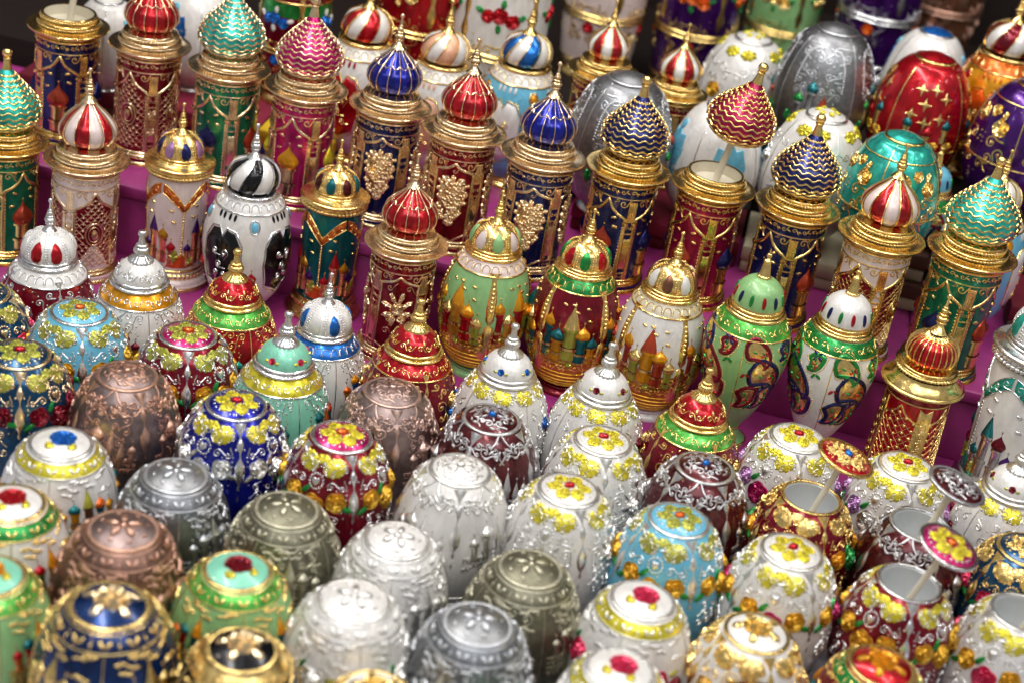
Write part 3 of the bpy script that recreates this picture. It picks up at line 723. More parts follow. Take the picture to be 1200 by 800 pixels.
# ------------------------------------------------------------------ other kinds
def drops(o, prof, z, k, col, m_, key, r=.17, ringcol=None):
    v = prof.vz(z)
    def sc_(g):
        for i in range(k):
            f = onto(prof, v, i*2*PI/k); wire(g, f, [(-.17, .16), (-.15, -.05), (-.08, -.15), (0, -.18), (.08, -.15), (.15, -.05), (.17, .16)], .05, .05)
    part('scalloped_band', cached(('scalloped_band', key), sc_), [m_], o, stuff=True)
def band(o, prof, z0, z1, col, key, name='band', lift=.012):
    def fn(g):
        v0, v1 = prof.vz(z0), prof.vz(z1); pts = []
        for t in np.linspace(0, 1, 6):
            r, z, nr, nz = prof.at(v0+(v1-v0)*t); pts.append((r+lift*nr, z+lift*nz))
        turn(g, pts, 72)
    return part(name, cached((name, key), fn), [col], o)
def ringset(o, prof, zs, m_, key, w=.1, h=.07):
    part('rings', cached(('rings', key), lambda g: [rings_at(g, prof, z, w, h) for z in zs]), [m_], o, stuff=True)
CYL = Prof([(1.42, 6.0), (1.46, 5.0), (1.44, 3.6), (1.40, 2.4), (1.38, 1.3), (1.4, .95)], 30)
def column_jar(o, p):
    """tall jar with a beaded shoulder, a swag of scrolls and a round dome"""
    m_, gr = p['metal'], p['ground']
    def body(g):
        turn(g, CYL.p, 72, 0)
        turn(g, [(1.4, .95), (1.5, .85)]+bulge(1.5, .82, .62, .1)+[(1.62, .55), (1.75, .42), (1.78, .3)]+bulge(1.78, .3, .14, .06)+[(1.85, .1), (1.85, 0), (0, 0)], 72, 0 if p.get('foot') else 1)
    part('body', cached(('body', 'cyl', bool(p.get('foot'))), body), [gr] if p.get('foot') else [gr, m_], o)
    def foot(g): ribring(g, 1.56, .86, .56, .1, 44); turn(g, bulge(1.84, .22, .06, .08), 64); turn(g, bulge(1.42, 1.05, .9, .08), 64)
    part('foot_rings', cached(('foot_rings', 'cyl'), foot), [m_], o)
    def sh(g):
        turn(g, [(1.42, 5.85), (1.56, 5.9)], 64); ribring(g, 1.56, 5.9, 6.1, .1, 52); ribring(g, 1.56, 6.1, 6.3, .12, 46); turn(g, bulge(1.6, 6.3, 6.48, .14)+[(1.62, 6.5), (1.3, 6.56), (1.22, 6.62), (0, 6.62)], 64)
    part('collar', cached(('collar', 'cyl'), sh), [m_], o)
    # swag: two scroll blades meeting in a point
    pt = [(-1.05, .1), (-.5, .32), (0, .95), (.5, .32), (1.05, .1), (1.05, .5), (.62, .78), (.32, 1.2), (0, 1.55), (-.32, 1.2), (-.62, .78), (-1.05, .5)]
    for q in Q4:
        for sx in (-1, 1):
            def sw(g, sx=sx, up=False):
                f = onto(CYL, .1); a = np.linspace(0, 1, 10); top = np.stack([sx*(1.08-1.06*a), .25+1.05*a**1.6], 1); bot = np.stack([sx*(1.08-1.08*a), .75+.95*a**1.3], 1)
                rows = np.stack([top, top*.75+bot*.25, (top+bot)/2, top*.25+bot*.75, bot], 1); h = np.array([-.01, .05, .07, .05, -.01]); P = np.concatenate([rows, np.broadcast_to(h[None, :, None], (10, 5, 1))], 2)
                g.add(f(P.reshape(-1, 3)), gridf(10, 5))
            part('swag', cached(('swag', sx), sw), [p['swag']], o, q)
        def wr(g):
            f = onto(CYL, .1)
            for sx in (-1, 1):
                for (x, y, r_) in ((.88, .58, .16), (.56, .85, .15), (.28, 1.12, .13)): wire(g, f, spiral(sx*x, y, r_, 1, 1.2, sx, 14, .15), .05, .10)
                a = np.linspace(0, 1, 10)
                wire(g, f, np.stack([sx*(1.08-1.06*a), .25+1.05*a**1.6], 1), .06, .07); wire(g, f, np.stack([sx*(1.08-1.08*a), .75+.95*a**1.3], 1), .06, .07)
            for y in np.arange(1.7, 4.4, .15): bead(g, f, 0, y, .075, 0, 6)
            for sx in (-1, 1):
                a = np.linspace(0, 1, 10); wire(g, f, np.stack([sx*(.75*a), 4.0+.75*a**2], 1), .07, .06)
            for x, y in ((-.6, 1.6), (.5, 1.9), (-.45, 2.2), (.65, 1.35)): patch(g, f, leafo(.28, .12, 10, x, y, .3, .5), .06)
        part('bead_line', cached(('bead_line', 'cyl'), wr), [m_], o, q, True)
        part('foot_fan', cached(('foot_fan', 'cyl'), lambda g: patch(g, onto(CYL, 4.45), [(-.72, .35), (-.5, 0), (-.2, -.3), (0, -.4), (.2, -.3), (.5, 0), (.72, .35), (.3, .42), (-.3, .42)], .05)), [p['swag']], o, q)
    for j, it in enumerate(((-.38, 4.5, .24, 1.7, .75, 1), (.16, 4.45, .21, 1.3, .6, 0), (.58, 4.55, .18, .8, .5, 0), (-.8, 4.6, .16, .8, .45, 0))):
        me = cached(('church_tower', 'cyl', j), lambda g, it=it: turret(g, onto(CYL, .1), *it[:5], cone=it[5], ribs=0 if it[5] else 7))
        for i, q in enumerate(Q4): part('church_tower', me, [p['church'][j % len(p['church'])], p['cdomes'][(j+i) % len(p['cdomes'])], m_], o, q+PI/4)
    for q in Q4: part('bush', cached(('bush', 'cyl'), lambda g: (acanthus(g, onto(CYL, .1), .5, .8, 0, .72, 4.1, .2, .1, 7), acanthus(g, onto(CYL, .1), .4, .5, 0, -.62, 4.35, .2, .1, 7))), [p.get('bush', 'lime')], o, q+PI/4)
    cap(o, p, 6.7)
TALL = Prof([(1.18, 5.95), (1.5, 5.5), (1.83, 4.7), (1.98, 3.8), (2.0, 3.0), (1.9, 2.1), (1.65, 1.25), (1.3, .7), (1.12, .5)], 48)
def tall_egg(o, p):
    m_, gr = p['metal'], p['ground']
    def body(g):
        turn(g, TALL.p, 72, 0)
        turn(g, [(1.12, .5), (1.05, .42)]+bulge(1.08, .42, .3, .08)+[(1.1, .28)]+[(1.25, .18), (1.32, .06), (1.32, 0), (0, 0)], 64, 1)
    part('body', cached(('body', 'tall'), body), [gr, p.get('foot', m_)], o)
    band(o, TALL, 5.92, 5.42, p['band'], 'tall'); drops(o, TALL, 5.66, 22, p['band'], m_, 'tall'); ringset(o, TALL, (5.40, 5.93), m_, 'tall')
    part('neck', cached(('neck', 'tall'), lambda g: turn(g, [(1.2, 5.93)]+bulge(1.22, 5.95, 6.12, .1)+[(1.1, 6.14), (0, 6.14)], 64)), [m_], o)
    if p.get('kind') == 'arches':   # figures of dark arched panels with lobes above
        for i, q in enumerate(Q4):
            part('arch_panel', cached(('arch_panel', 0), lambda g: patch(g, onto(TALL, .9), [(-.75, 3.3), (-1.0, 2.2), (-.95, 1.3), (-.62, .7), (-.2, .6), (0, 1.0), (.2, .6), (.62, .7), (.95, 1.3), (1.0, 2.2), (.75, 3.3), (0, 3.7)], .05, rings=((1, -.01), (.96, 1), (.6, 1.1), (.02, 1.1)), c=(0, 2.1))), [p['panelcol']], o, q+PI/4)
            def fr(g):
                f = onto(TALL, .9); wire(g, f, [(-.8, 3.35), (-1.06, 2.2), (-1.01, 1.25), (-.66, .63), (-.2, .52), (0, .9), (.2, .52), (.66, .63), (1.01, 1.25), (1.06, 2.2), (.8, 3.35), (0, 3.78)], .09, .09, 0, True)
                for (x, y, r_, d) in ((-.25, 1.7, .2, 1), (.25, 1.7, .2, -1), (0, 2.3, .22, 1), (-.2, 2.8, .15, -1), (.25, 2.75, .15, 1)): wire(g, f, spiral(x, y, r_, 1, 1.2, d, 14, .2), .07, .11); patch(g, f, leafo(.3, .14, 10, x, y+.1, d), .11)
            part('panel_frame', cached(('panel_frame', 0), fr), [m_], o, q+PI/4, True)
            part('gem', cached(('gem', 'tall'), lambda g: patch(g, onto(TALL, 1.2), ell(.17, .26, 16), .1)), [p['gem']], o, q)
            part('gem_setting', cached(('gem_setting', 'tall'), lambda g: wire(g, onto(TALL, 1.2), ell(.22, .31, 22), .08, .07, 0, True)), [m_], o, q)
            part('lobe', cached(('lobe', 'tall'), lambda g: [patch(g, onto(TALL, .78), leafo(.36, .14, 12, x, .12, PI/2, .2), .05) for x in (-.4, -.15, .15, .4)]), [p['panelcol']], o, q+PI/4, True)
        if p.get('turrets'):
            for i, q in enumerate(Q4): part('church_tower', cached(('church_tower', 'tallp'), lambda g: turret(g, onto(TALL, .9), 0, 3.9, .2, .9, .5)), [p['panelcol'], p['turrets'], m_], o, q)
    else:
        def st(g):
            f = onto(TALL, .5)
            relief(g, f, [(.35, 0), (.2, .1), (.14, .2), (.12, .5), (.18, .8), (.22, 1.2), (.24, 1.7), (.2, 2.0), (.22, 2.15), (.08, 2.35), (.05, 2.42), (.22, 2.5), (.26, 3.0), (.18, 3.5), (.3, 4.1), (.1, 4.5)], 0, flat=.35, k=7)
            for y in np.arange(.5, 1.9, .2): bead(g, f, 0, y, .11, 0, 7, 1.2)
        me = cached(('strap', 'tall'), st)
        for q in Q4: part('strap', me, [m_], o, q)
        its = ((-1.1, 2.9, .2, 1.45, .62, 0), (-.62, 3.0, .27, 1.0, .6, 0), (-.05, 2.85, .35, 1.5, 1.0, 1), (.5, 2.95, .28, 1.15, .66, 0), (1.0, 3.05, .22, .85, .55, 0))
        for j, it in enumerate(its):
            me = cached(('church_tower', 'tall', j), lambda g, it=it: turret(g, onto(TALL, .9), *it[:5], cone=it[5], ribs=0 if it[5] else 7))
            for i, q in enumerate(Q4): part('church_tower', me, [p['church'][(j+i) % len(p['church'])], p['cdomes'][(j+i) % len(p['cdomes'])], m_], o, q+PI/4)
        band(o, TALL, 2.75, .75, p.get('wall', 'dark_gold'), 'tallcity', 'city_ground')
        for q in Q4:
            part('city_wall', cached(('city_wall', 'tall'), city_wall(TALL, 3.55, 3.0, 1.0, 5)), ['gold' if p.get('wall') else m_], o, q+PI/4, True)
            part('bush', cached(('bush', 'tall'), lambda g: [acanthus(g, onto(TALL, .9), a, b, 0, x, y, .1, .09, 7) for a, b, x, y in ((.4, .55, -1.05, 2.75), (.4, .6, 1.0, 2.8), (.3, .4, .1, 3.15))]), [p.get('bush', 'lime')], o, q+PI/4, True)
            part('cloud_relief', cached(('cloud_relief', 'tall'), lambda g: [patch(g, onto(TALL, .9), leafo(.26, .13, 10, x, y, .2, .5), .06) for x, y in ((-.5, .3), (.55, .35), (.1, .55), (-.1, .25), (.7, .9))]), [m_], o, q+PI/4, True)
        part('foot_lines', cached(('foot_lines', 'tall'), lambda g: [rings_at(g, TALL, z, .12, .06) for z in (1.5, 1.28, 1.06, .85, .66)]), [p.get('wall', 'dark_gold')], o, stuff=True)
    cap(o, p, 6.24)
URN = Prof([(1.25, 6.7), (1.5, 6.45), (1.78, 5.95), (1.94, 5.2), (1.9, 4.4), (1.68, 3.4), (1.35, 2.4), (1.0, 1.6), (.72, 1.1), (.6, .8)], 50)
def urn(o, p):
    m_, gr = p['metal'], p['ground']
    def body(g): turn(g, URN.p, 72, 0); turn(g, [(.6, .8), (.62, .6), (.78, .35), (.95, .22), (1.02, .15), (1.02, 0), (0, 0)], 56, 0)
    part('body', cached(('body', 'urn'), body), [gr], o)
    band(o, URN, 6.62, 6.05, p['band'], 'urn'); ringset(o, URN, (6.66, 6.03), m_, 'urn')
    def bo(g):
        v = URN.vz(6.35)
        for k in range(18): f = onto(URN, v, k*2*PI/18); wire(g, f, spiral(0, 0, .15, 0, 1.1, 1 if k % 2 else -1, 12, .2), .06, .05); patch(g, f, leafo(.2, .1, 9, .2, .08, .6), .06)
    part('band_ornament', cached(('band_ornament', 'urn'), bo), [m_], o, stuff=True)
    part('neck', cached(('neck', 'urn'), lambda g: (turn(g, [(1.25, 6.7)]+bulge(1.28, 6.68, 6.84, .12), 64), turn(g, [(1.2, 6.84), (1.0, 6.8), (.98, 6.72), (0, 6.72)], 48))), [m_], o)
    part('foot_rings', cached(('foot_rings', 'urn'), lambda g: (turn(g, bulge(.62, .92, .8, .05), 48), turn(g, bulge(1.0, .2, .1, .05), 48))), [m_], o)
    def pais(a, b, grow=0.0, n=22):
        t = np.linspace(0, 1, n); th = .1+1.9*t**2.2; st_ = a*1.15/n; X = np.cumsum(np.cos(th))*st_; Y_ = np.cumsum(np.sin(th))*st_; X -= X.mean(); Y_ -= Y_.mean()*.6
        w = (b*.5)*np.sqrt(np.clip(t/.16, 0, 1))*np.clip(1-t, 0, 1)**.75+grow*np.sqrt(np.clip(t/.05, 0, 1)); nx, ny = -np.sin(th), np.cos(th)
        return np.stack([X+nx*w, Y_+ny*w], 1), np.stack([X-nx*w, Y_-ny*w], 1)
    items = ((0.15, 2.15, 2.0, 1.75, .0, 1), (-.45, 1.0, 1.5, 1.25, .1, 2), (.52, 3.5, 1.5, 1.3, 1.2, 3), (-.55, 3.5, 1.4, 1.15, 1.1, 4), (.95, 1.05, .85, .9, 1.2, 5))
    for i, (x, y, a, b, ro, sd) in enumerate(items):
        fm = lambda: onto(URN, y+.35, x/1.9, ro)
        def base(g):
            l, r_ = pais(a, b); rows = np.stack([l, l*.7+r_*.3, l*.3+r_*.7, r_], 1); h = np.array([-.01, .045, .045, -.01])
            g.add(fm()(np.concatenate([rows, np.broadcast_to(h[None, :, None], (len(l), 4, 1))], 2).reshape(-1, 3)), gridf(len(l), 4))
        def bl(g): l, r_ = pais(a, b, -.06); wire(g, fm(), np.vstack([l[:-1], r_[::-1]]), .24, .085, 0, True)
        def bd(g):
            l, r_ = pais(a, b, .12, 30)
            for q in np.vstack([l[:-1], r_[::-1]]): bead(g, fm(), q[0], q[1], .035, 0, 5)
        def fl(g):
            for k, ang in enumerate(np.arange(5)*2*PI/5): patch(g, onto(URN, y+.35, x/1.9, ro), leafo(.2, .1, 9, .12*a+.13*math.cos(ang), .02+.1*math.sin(ang), ang, .4), .09, k % 2)
            patch(g, fm(), leafo(.26, .12, 9, -.2*a, -.02, .2, .5), .09, 1)
        for j, q in enumerate(Q4):
            part('paisley', cached(('paisley', i), base), ['gold'], o, q+.35)
            part('paisley_border', cached(('paisley_border', i), bl), [p['pcols'][(i+j) % len(p['pcols'])]], o, q+.35)
            part('paisley_beads', cached(('paisley_beads', i), bd), [m_], o, q+.35, True)
            part('paisley_flower', cached(('paisley_flower', i), fl), ['red', 'green'], o, q+.35, True)
    def sm(g):
        for k, (x, y) in enumerate(((.95, .95), (1.1, 1.75), (-.95, 2.3), (0, 2.95), (-.2, 4.2))):
            f = onto(URN, y+.1, x/1.9)
            for j in range(4 if k == 0 else 2): patch(g, f, leafo(.3, .15, 10, .17*math.cos(j*PI/2+.6), .17*math.sin(j*PI/2+.6), j*PI/2+.6, .4), .06, (0, 1, 2, 0, 1)[k])
            if k == 0: bead(g, f, 0, 0, .07, 3, 6)
    me = cached(('small_leaves', 'urn'), sm)
    for q in Q4: part('small_leaves', me, ['navy', 'green', 'red', m_], o, q+.35, True); part('panel_line', cached(('panel_line', 'urn'), pline(URN, URN.vz(6.0), URN.vz(1.0))), [m_], o, q-.30)
    e = bpy.data.objects.new('dome', None); COL.objects.link(e); e.parent = o; e.location = (0, 0, .0695)
    dome_gems(e, p['domecol'], ['red', 'navy', 'green'], m_, 12, beads=False, small=True); e.scale = (.98, .98, 1.15)
    part('dome_band', cached(('dome_band', 'urn'), lambda g: (turn(g, [(1.14, .02), (1.18, .1), (1.14, .2)], 60), ribring(g, 1.14, .0, .22, .06, 40))), [m_], e)
    finial(e, m_, 1.22, 1.1, 'spire')
def domed_egg(o, p):
    """small egg with a domed lid and finial"""
    m_ = p['metal']
    part('body', cached(('body', False), egg_body(False)), [p['ground'], p.get('foot', m_)], o)
    b = p.get('band')
    if b: band(o, EGG, 4.95, 4.42, b, 'dome')
    k = p.get('bandkind', 'scroll')
    if k == 'drops': drops(o, EGG, 4.68, 24, b, m_, 'domeegg'); ringset(o, EGG, (4.4,), m_, 'de1')
    elif k == 'scroll':
        def bo(g):
            v = EGG.vz(4.68)
            for i in range(20): f = onto(EGG, v, i*2*PI/20); wire(g, f, spiral(0, 0, .15, 0, 1.1, 1 if i % 2 else -1, 12, .2), .06, .05); bead(g, f, .2, -.04, .05, 0, 6)
        part('band_ornament', cached(('band_ornament', 'de'), bo), [m_], o, stuff=True); ringset(o, EGG, (4.4,), m_, 'de1')
    elif k == 'leaves':
        me = cached(('leaf', 'de'), lambda g: lace(g, onto(EGG, .45, 0), 1.15, .78, seed=3))
        for i in range(9): part('leaf', me, [p['leaf'], m_], o, i*2*PI/9)
    def nk(g): turn(g, [(1.2, 5.36)]+bulge(1.2, 5.38, 5.54, .1)+[(1.12, 5.55), (0, 5.55)], 64)
    part('neck', cached(('neck', 'de'), nk), [m_], o)
    e = bpy.data.objects.new('dome', None); COL.objects.link(e); e.parent = o; e.location = (0, 0, .0562)
    dk = p['dome']
    if dk[0] == 'gems': dome_gems(e, dk[1], dk[2], m_, 8); finial(e, p.get('fin', m_), 1.2, .9, dk[3] if len(dk) > 3 else 'beads')
    else:   # plain dome with small ornaments
        part('dome_skin', cached(('dome_skin', 'plain'), lambda g: turn(g, spl([(0, .95), (.4, .9), (.8, .66), (1.05, .3), (1.12, 0)], 26), 60)), [dk[1]], e)
        part('dome_ring', cached(('dome_ring', 1), lambda g: turn(g, bulge(1.12, .1, -.06, .08)+bulge(1.14, -.06, -.2, .11), 64)), [m_], e)
        pr = Prof([(0.02, .95), (.4, .9), (.8, .66), (1.05, .3), (1.12, 0)], 26)
        if dk[0] == 'flowers':
            for i in range(5):
                part('rose', cached(('rose', 'dm'), lambda g: rose(g, onto(pr, pr.L-.42), .16)), [dk[2]], e, i*2*PI/5+.3)
                for sx in (-1, 1): part('leaf', cached(('leaf', 'dm', sx), lambda g, sx=sx: patch(g, onto(pr, pr.L-.42), leafo(.2, .12, 9, sx*.24, .04, 0, .5), .06)), [dk[3]], e, i*2*PI/5+.3)
        else:
            def sc2(g):
                for i in range(8):
                    f = onto(pr, pr.L-.42, i*2*PI/8)
                    for sx in (-1, 1): wire(g, f, spiral(sx*.17, 0, .14, 0, 1.2, sx, 12, .15), .055, .05)
                    patch(g, f, leafo(.24, .12, 9, 0, -.2, PI/2, .5), .06)
            part('dome_scrolls', cached(('dome_scrolls', 0), sc2), [m_], e, stuff=True)
        finial(e, p.get('fin', m_), .86, 1.25, 'fluted')
    offs = [q+PI/4 for q in Q4]
    body = p.get('body', 'church')
    for q in Q4: part('panel_line', cached(('panel_line', 'de'), pline(EGG, EGG.vz(4.4), EGG.vz(.9), .06)), [m_], o, q)
    if body == 'church':
        its = ((-1.05, 2.6, .17, .6, .38, 0), (-.55, 2.5, .2, .85, .48, 0), (0, 2.55, .21, .7, .65, 1), (.55, 2.5, .2, .75, .46, 0), (1.05, 2.6, .17, .55, .38, 0))
        for j, it in enumerate(its):
            me = cached(('church_tower', 'de', j), lambda g, it=it: turret(g, onto(EGG, .4), *it[:5], cone=it[5], ribs=0 if it[5] else 7))
            for i, q in enumerate(offs): part('church_tower', me, [p['church'][(j+i) % len(p['church'])], p['cdomes'][(j+i) % len(p['cdomes'])], m_], o, q)
        for q in offs: part('sprigs', cached(('sprigs', 'de'), scrollwork(EGG, .75, 2.4, 1.1, 6, 31, (.12, .22), .05, 12)), [m_], o, q, True)
        for q in offs: part('city_wall', cached(('city_wall', 'de'), city_wall(EGG, 3.0, 2.8, .8, 5)), [p.get('wall', m_)], o, q, True)
    elif body == 'flowers':
        for q in offs:
            for j, (x, v, r_) in enumerate(((-.2, 1.9, .30), (.3, 2.3, .26))): part('rose', cached(('rose', 'de', j), lambda g, x=x, v=v, r_=r_: rose(g, onto(EGG, v, x), r_, seed=2)), [p['rosecol']], o, q)
            part('scrollwork', cached(('scrollwork', 'de'), scrollwork(EGG, .9, 2.6, 2.8, 9, 8, (.13, .26), .055, 14)), [m_], o, q, True)
    else:
        for q in offs:
            part('rose', cached(('rose', 'deg'), lambda g: rose(g, onto(EGG, 2.0, 0), .42, seed=2)), [m_], o, q)
            part('gilt_scrolls', cached(('gilt_scrolls', 0), scrollwork(EGG, .85, 2.6, 2.8, 9, 21, (.15, .3), .075, 8, [(0, 1.15, .45)])), [m_], o, q, True)
        for q in Q4: part('strap', cached(('strap', 'egg2'), strap_mesh(EGG, .5, 3.6, .7)), [m_], o, q)
    part('foot_rings', cached(('foot_rings', 'de'), lambda g: [rings_at(g, EGG, z, .09, .06) for z in (.95, .75, .58)]), [m_], o, stuff=True)
def hat_tower(o, p):
    """gilt tower with a flared skirt and a ribbed red dome"""
    m_ = 'gold'; pr = Prof([(1.38, 4.9), (1.42, 3.5), (1.48, 2), (1.55, .6)], 24)
    def body(g): turn(g, pr.p, 64, 0); turn(g, [(1.55, .6), (1.62, .5)]+bulge(1.66, .5, .36, .1)+[(1.8, .28), (1.98, .14), (1.98, 0), (0, 0)], 64, 1)
    part('body', cached(('body', 'hat'), body), [p['ground'], m_], o)
    band(o, pr, 4.85, 4.55, 'wine', 'hat'); ringset(o, pr, (4.88, 4.5, .68), m_, 'hat')
    def sk(g):
        turn(g, [(1.4, 4.9), (1.8, 4.95)]+bulge(1.74, 4.95, 5.12, .1)+[(1.72, 5.2), (1.5, 5.4), (1.4, 5.55), (1.38, 5.62)], 72); ribring(g, 1.3, 5.62, 5.78, .1, 50); turn(g, [(1.25, 5.8), (1.2, 5.85)]+bulge(1.18, 5.85, 5.97, .08)+[(1.0, 6.0), (0, 6.0)], 64)
    part('skirt', cached(('skirt', 0), sk), [m_], o)
    def panel(g):
        f = onto(pr, .4)
        o_ = ogee(.85, .2, 3.6, 1.0); wire(g, f, o_, .12, .06, 0, False)
        for sgn in (1, -1):
            for c in np.arange(-1.2, 5, .36):
                P = [(x, c+sgn*x) for x in np.linspace(-.8, .8, 22)]; P = [q for q in P if 1.2-.9*(1-abs(q[0])/.84) < q[1] < 3.5]
                if len(P) > 4: wire(g, f, P, .035, .035)
        for i in range(-2, 3):
            for j in range(0, 20):
                y = .55+j*.18
                if (i+j) % 2 == 0 and 1.2-.9*(1-abs(i*.36*.5)/.84)+.12 < y < 3.4: bead(g, f, i*.36, y, .085, 0, 7)
    def pil(g):
        f = onto(pr, .4)
        patch(g, f, [(-.3, .1), (0, .3), (.3, .1), (.34, 1), (.34, 3.5), (-.34, 3.5), (-.34, 1)], .05, rings=((1, -.01), (.95, 1), (.5, 1), (.02, 1)), c=(0, 1.8))
        for y in np.arange(.6, 3.5, .42): wire(g, f, ell(.16, .16, 14, 0, y), .05, .09, 0, True); bead(g, f, 0, y, .07, 0, 6, 2.0)
    for q in Q4: part('lattice', cached(('lattice', 'hat'), panel), [m_], o, q+PI/4, True); part('pilaster', cached(('pilaster', 'hat'), pil), [m_], o, q)
    e = bpy.data.objects.new('dome', None); COL.objects.link(e); e.parent = o; e.location = (0, 0, .0598)
    PD = [(.72, 0), (.98, .18), (1.1, .5), (1.04, .9), (.82, 1.18), (.5, 1.3)]
    dome_striped(e, ['red'], m_, 24, 0, PD, 1.0)
    part('dome_crown', cached(('dome_crown', 0), lambda g: turn(g, [(.7, 1.16), (.62, 1.3), (.4, 1.42), (.25, 1.5), (.2, 1.6)], 72, 0, 18, .14, sharpl=True)), [m_], e)
    finial(e, m_, 1.5, 1.05)
    def tp(g):
        for k in range(12): patch(g, onto(Prof(PD[::-1], 24), 1.75, k*2*PI/12), [(-.2, .1), (0, -.2), (.2, .1)], .06, rings=((1, -.01), (.7, 1), (.02, 1)))
    part('dome_lace', cached(('dome_lace', 'hat'), tp), [m_], e, stuff=True)
BIG = Prof([(1.0, 6.4), (1.4, 6.2), (1.9, 5.55), (2.3, 4.5), (2.5, 3.3), (2.45, 2.2), (2.1, 1.2), (1.5, .5), (1.1, .35)], 48)
def big_egg(o, p):
    """larger egg at the back, out of focus"""
    m_ = p['metal']
    part('body', cached(('body', 'big'), lambda g: (turn(g, BIG.p, 72, 0), turn(g, [(1.1, .35), (1.05, .28), (1.3, .12), (1.35, 0), (0, 0)], 48, 1), turn(g, [(0, 6.4), (1.0, 6.4)], 48, 0))), [p['ground'], m_], o)
    li = part('lid', cached(('lid', 'big'), lambda g: (turn(g, spl([(0, .34), (.45, .28), (.9, .1)], 12), 48, 0), turn(g, bulge(.95, .1, -.06, .09), 56, 1))), [p.get('lidground', p['ground']), m_], o, loc=(0, 0, 6.42))
    k = p.get('deco', 'lines')
    for q in Q4: part('panel_line', cached(('panel_line', 'big'), pline(BIG, .1, BIG.L-.4, .08)), [m_], o, q)
    if k == 'roses':
        for q in Q4:
            for x in (-.5, .5): part('leaf', cached(('leaf', 'big', x), lambda g, x=x: acanthus(g, onto(BIG, .75, x), .95, .7, seed=x, h=.1)), [p['leaf']], o, q)
            for j, (x, v) in enumerate(((-.35, 3.0), (.25, 3.3), (.5, 2.8))): part('rose', cached(('rose', 'big', j), lambda g, x=x, v=v: rose(g, onto(BIG, v, x), .46, seed=j)), [p['rose'][j % len(p['rose'])]], o, q+PI/4)
            part('scrollwork', cached(('scrollwork', 'big'), scrollwork(BIG, 1.3, 3.2, 3.4, 12, 4, (.15, .3), .07, 14)), [m_], o, q+PI/4, True)
        for i in range(6): part('leaf', cached(('leaf', 'biglid'), lambda g: acanthus(g, ondisc(.95, .1, .24, 0, .45), .4, .3, seed=2, lobes=5, rot=PI/2)), [p['leaf']], li, i*PI/3)
    elif k == 'gems':
        for q in Q4:
            for j, it in enumerate(((-.8, 4.2, .22, 1.1, .5, 0), (-.2, 4.0, .24, 1.5, .6, 0), (.45, 4.1, .22, 1.0, .55, 1), (.95, 4.2, .17, .8, .4, 0))):
                part('church_tower', cached(('church_tower', 'big', j), lambda g, it=it: turret(g, onto(BIG, .6), *it[:5], cone=it[5])), [m_, p['gems'][(j+int(q)) % len(p['gems'])], m_], o, q+PI/4)
            part('beaded_arch', cached(('beaded_arch', 0), lambda g: [bead(g, onto(BIG, .6), x, y, .07, 0, 6) for x, y in [(sx*1.25*math.sin(t), 3.9-3.6*math.cos(t-.3)+.0) for sx in (-1, 1) for t in np.linspace(0.2, 1.4, 26)] if 0 < y < 4.4]), [m_], o, q+PI/4, True)
            part('scrollwork', cached(('scrollwork', 'bg'), scrollwork(BIG, .5, 2.6, 3.0, 9, 44, (.16, .32), .08, 16)), [m_], o, q+PI/4, True)
            part('bush', cached(('bush', 'big'), lambda g: [acanthus(g, onto(BIG, .6), .4, .7, 0, x, y) for x, y in ((-1.2, 4.0), (.15, 4.4), (1.3, 4.0))]), [p['gems'][0]], o, q+PI/4, True)
    elif k == 'stars':
        for q in Q4:
            for j, (x, y) in enumerate(((-.7, .6), (.1, .5), (.7, .9), (-.35, 1.3), (.5, 1.9), (-.9, 1.9), (-.2, 2.2))):
                def star(g, x=x, y=y):
                    a = np.arange(8)*PI/4; r_ = np.where(np.arange(8) % 2, .12, .40); patch(g, onto(BIG, .9+y, x/2.3), np.stack([r_*np.cos(a), r_*np.sin(a)], 1), .06)
                part('star', cached(('star', j), star), [m_], o, q+PI/4)
            for j, (x, y) in enumerate(((-1.0, 2.6), (.1, 2.9), (1.0, 2.5))): part('church_tower', cached(('church_tower', 'bs', j), lambda g, x=x, y=y: turret(g, onto(BIG, .9), x, y+.6, .2, .7, .55)), [m_, p['gems'][j % len(p['gems'])], m_], o, q+PI/4)
            part('bush', cached(('bush', 'bigs'), lambda g: [acanthus(g, onto(BIG, .9), .7, .5, 0, x, 3.3) for x in (-1.2, -.4, .5, 1.3)]), ['dark_gold'], o, q+PI/4, True)
        ringset(o, BIG, (2.4,), m_, 'bigs')
    elif k == 'bouquet':
        for q in Q4:
            for j, (x, v, r_) in enumerate(((-.3, 2.0, .42), (.35, 2.3, .45), (.05, 1.6, .3))): part('rose', cached(('rose', 'bb', j), lambda g, x=x, v=v, r_=r_: rose(g, onto(BIG, v, x), r_, seed=j)), [m_], o, q+PI/4)
            part('gilt_scrolls', cached(('gilt_scrolls', 'bb'), scrollwork(BIG, 2.5, 3.2, 2.2, 6, 9, (.25, .4), .09, 5)), [m_], o, q+PI/4, True)
            for x in (-.6, .0, .7): part('leaf', cached(('leaf', 'bb', x), lambda g, x=x: acanthus(g, onto(BIG, 1.8), .6, .3, 0, x, -.1, 1+x)), [m_], o, q+PI/4)
        ringset(o, BIG, (3.0, 5.75), m_, 'bigb')
    elif k == 'panels':
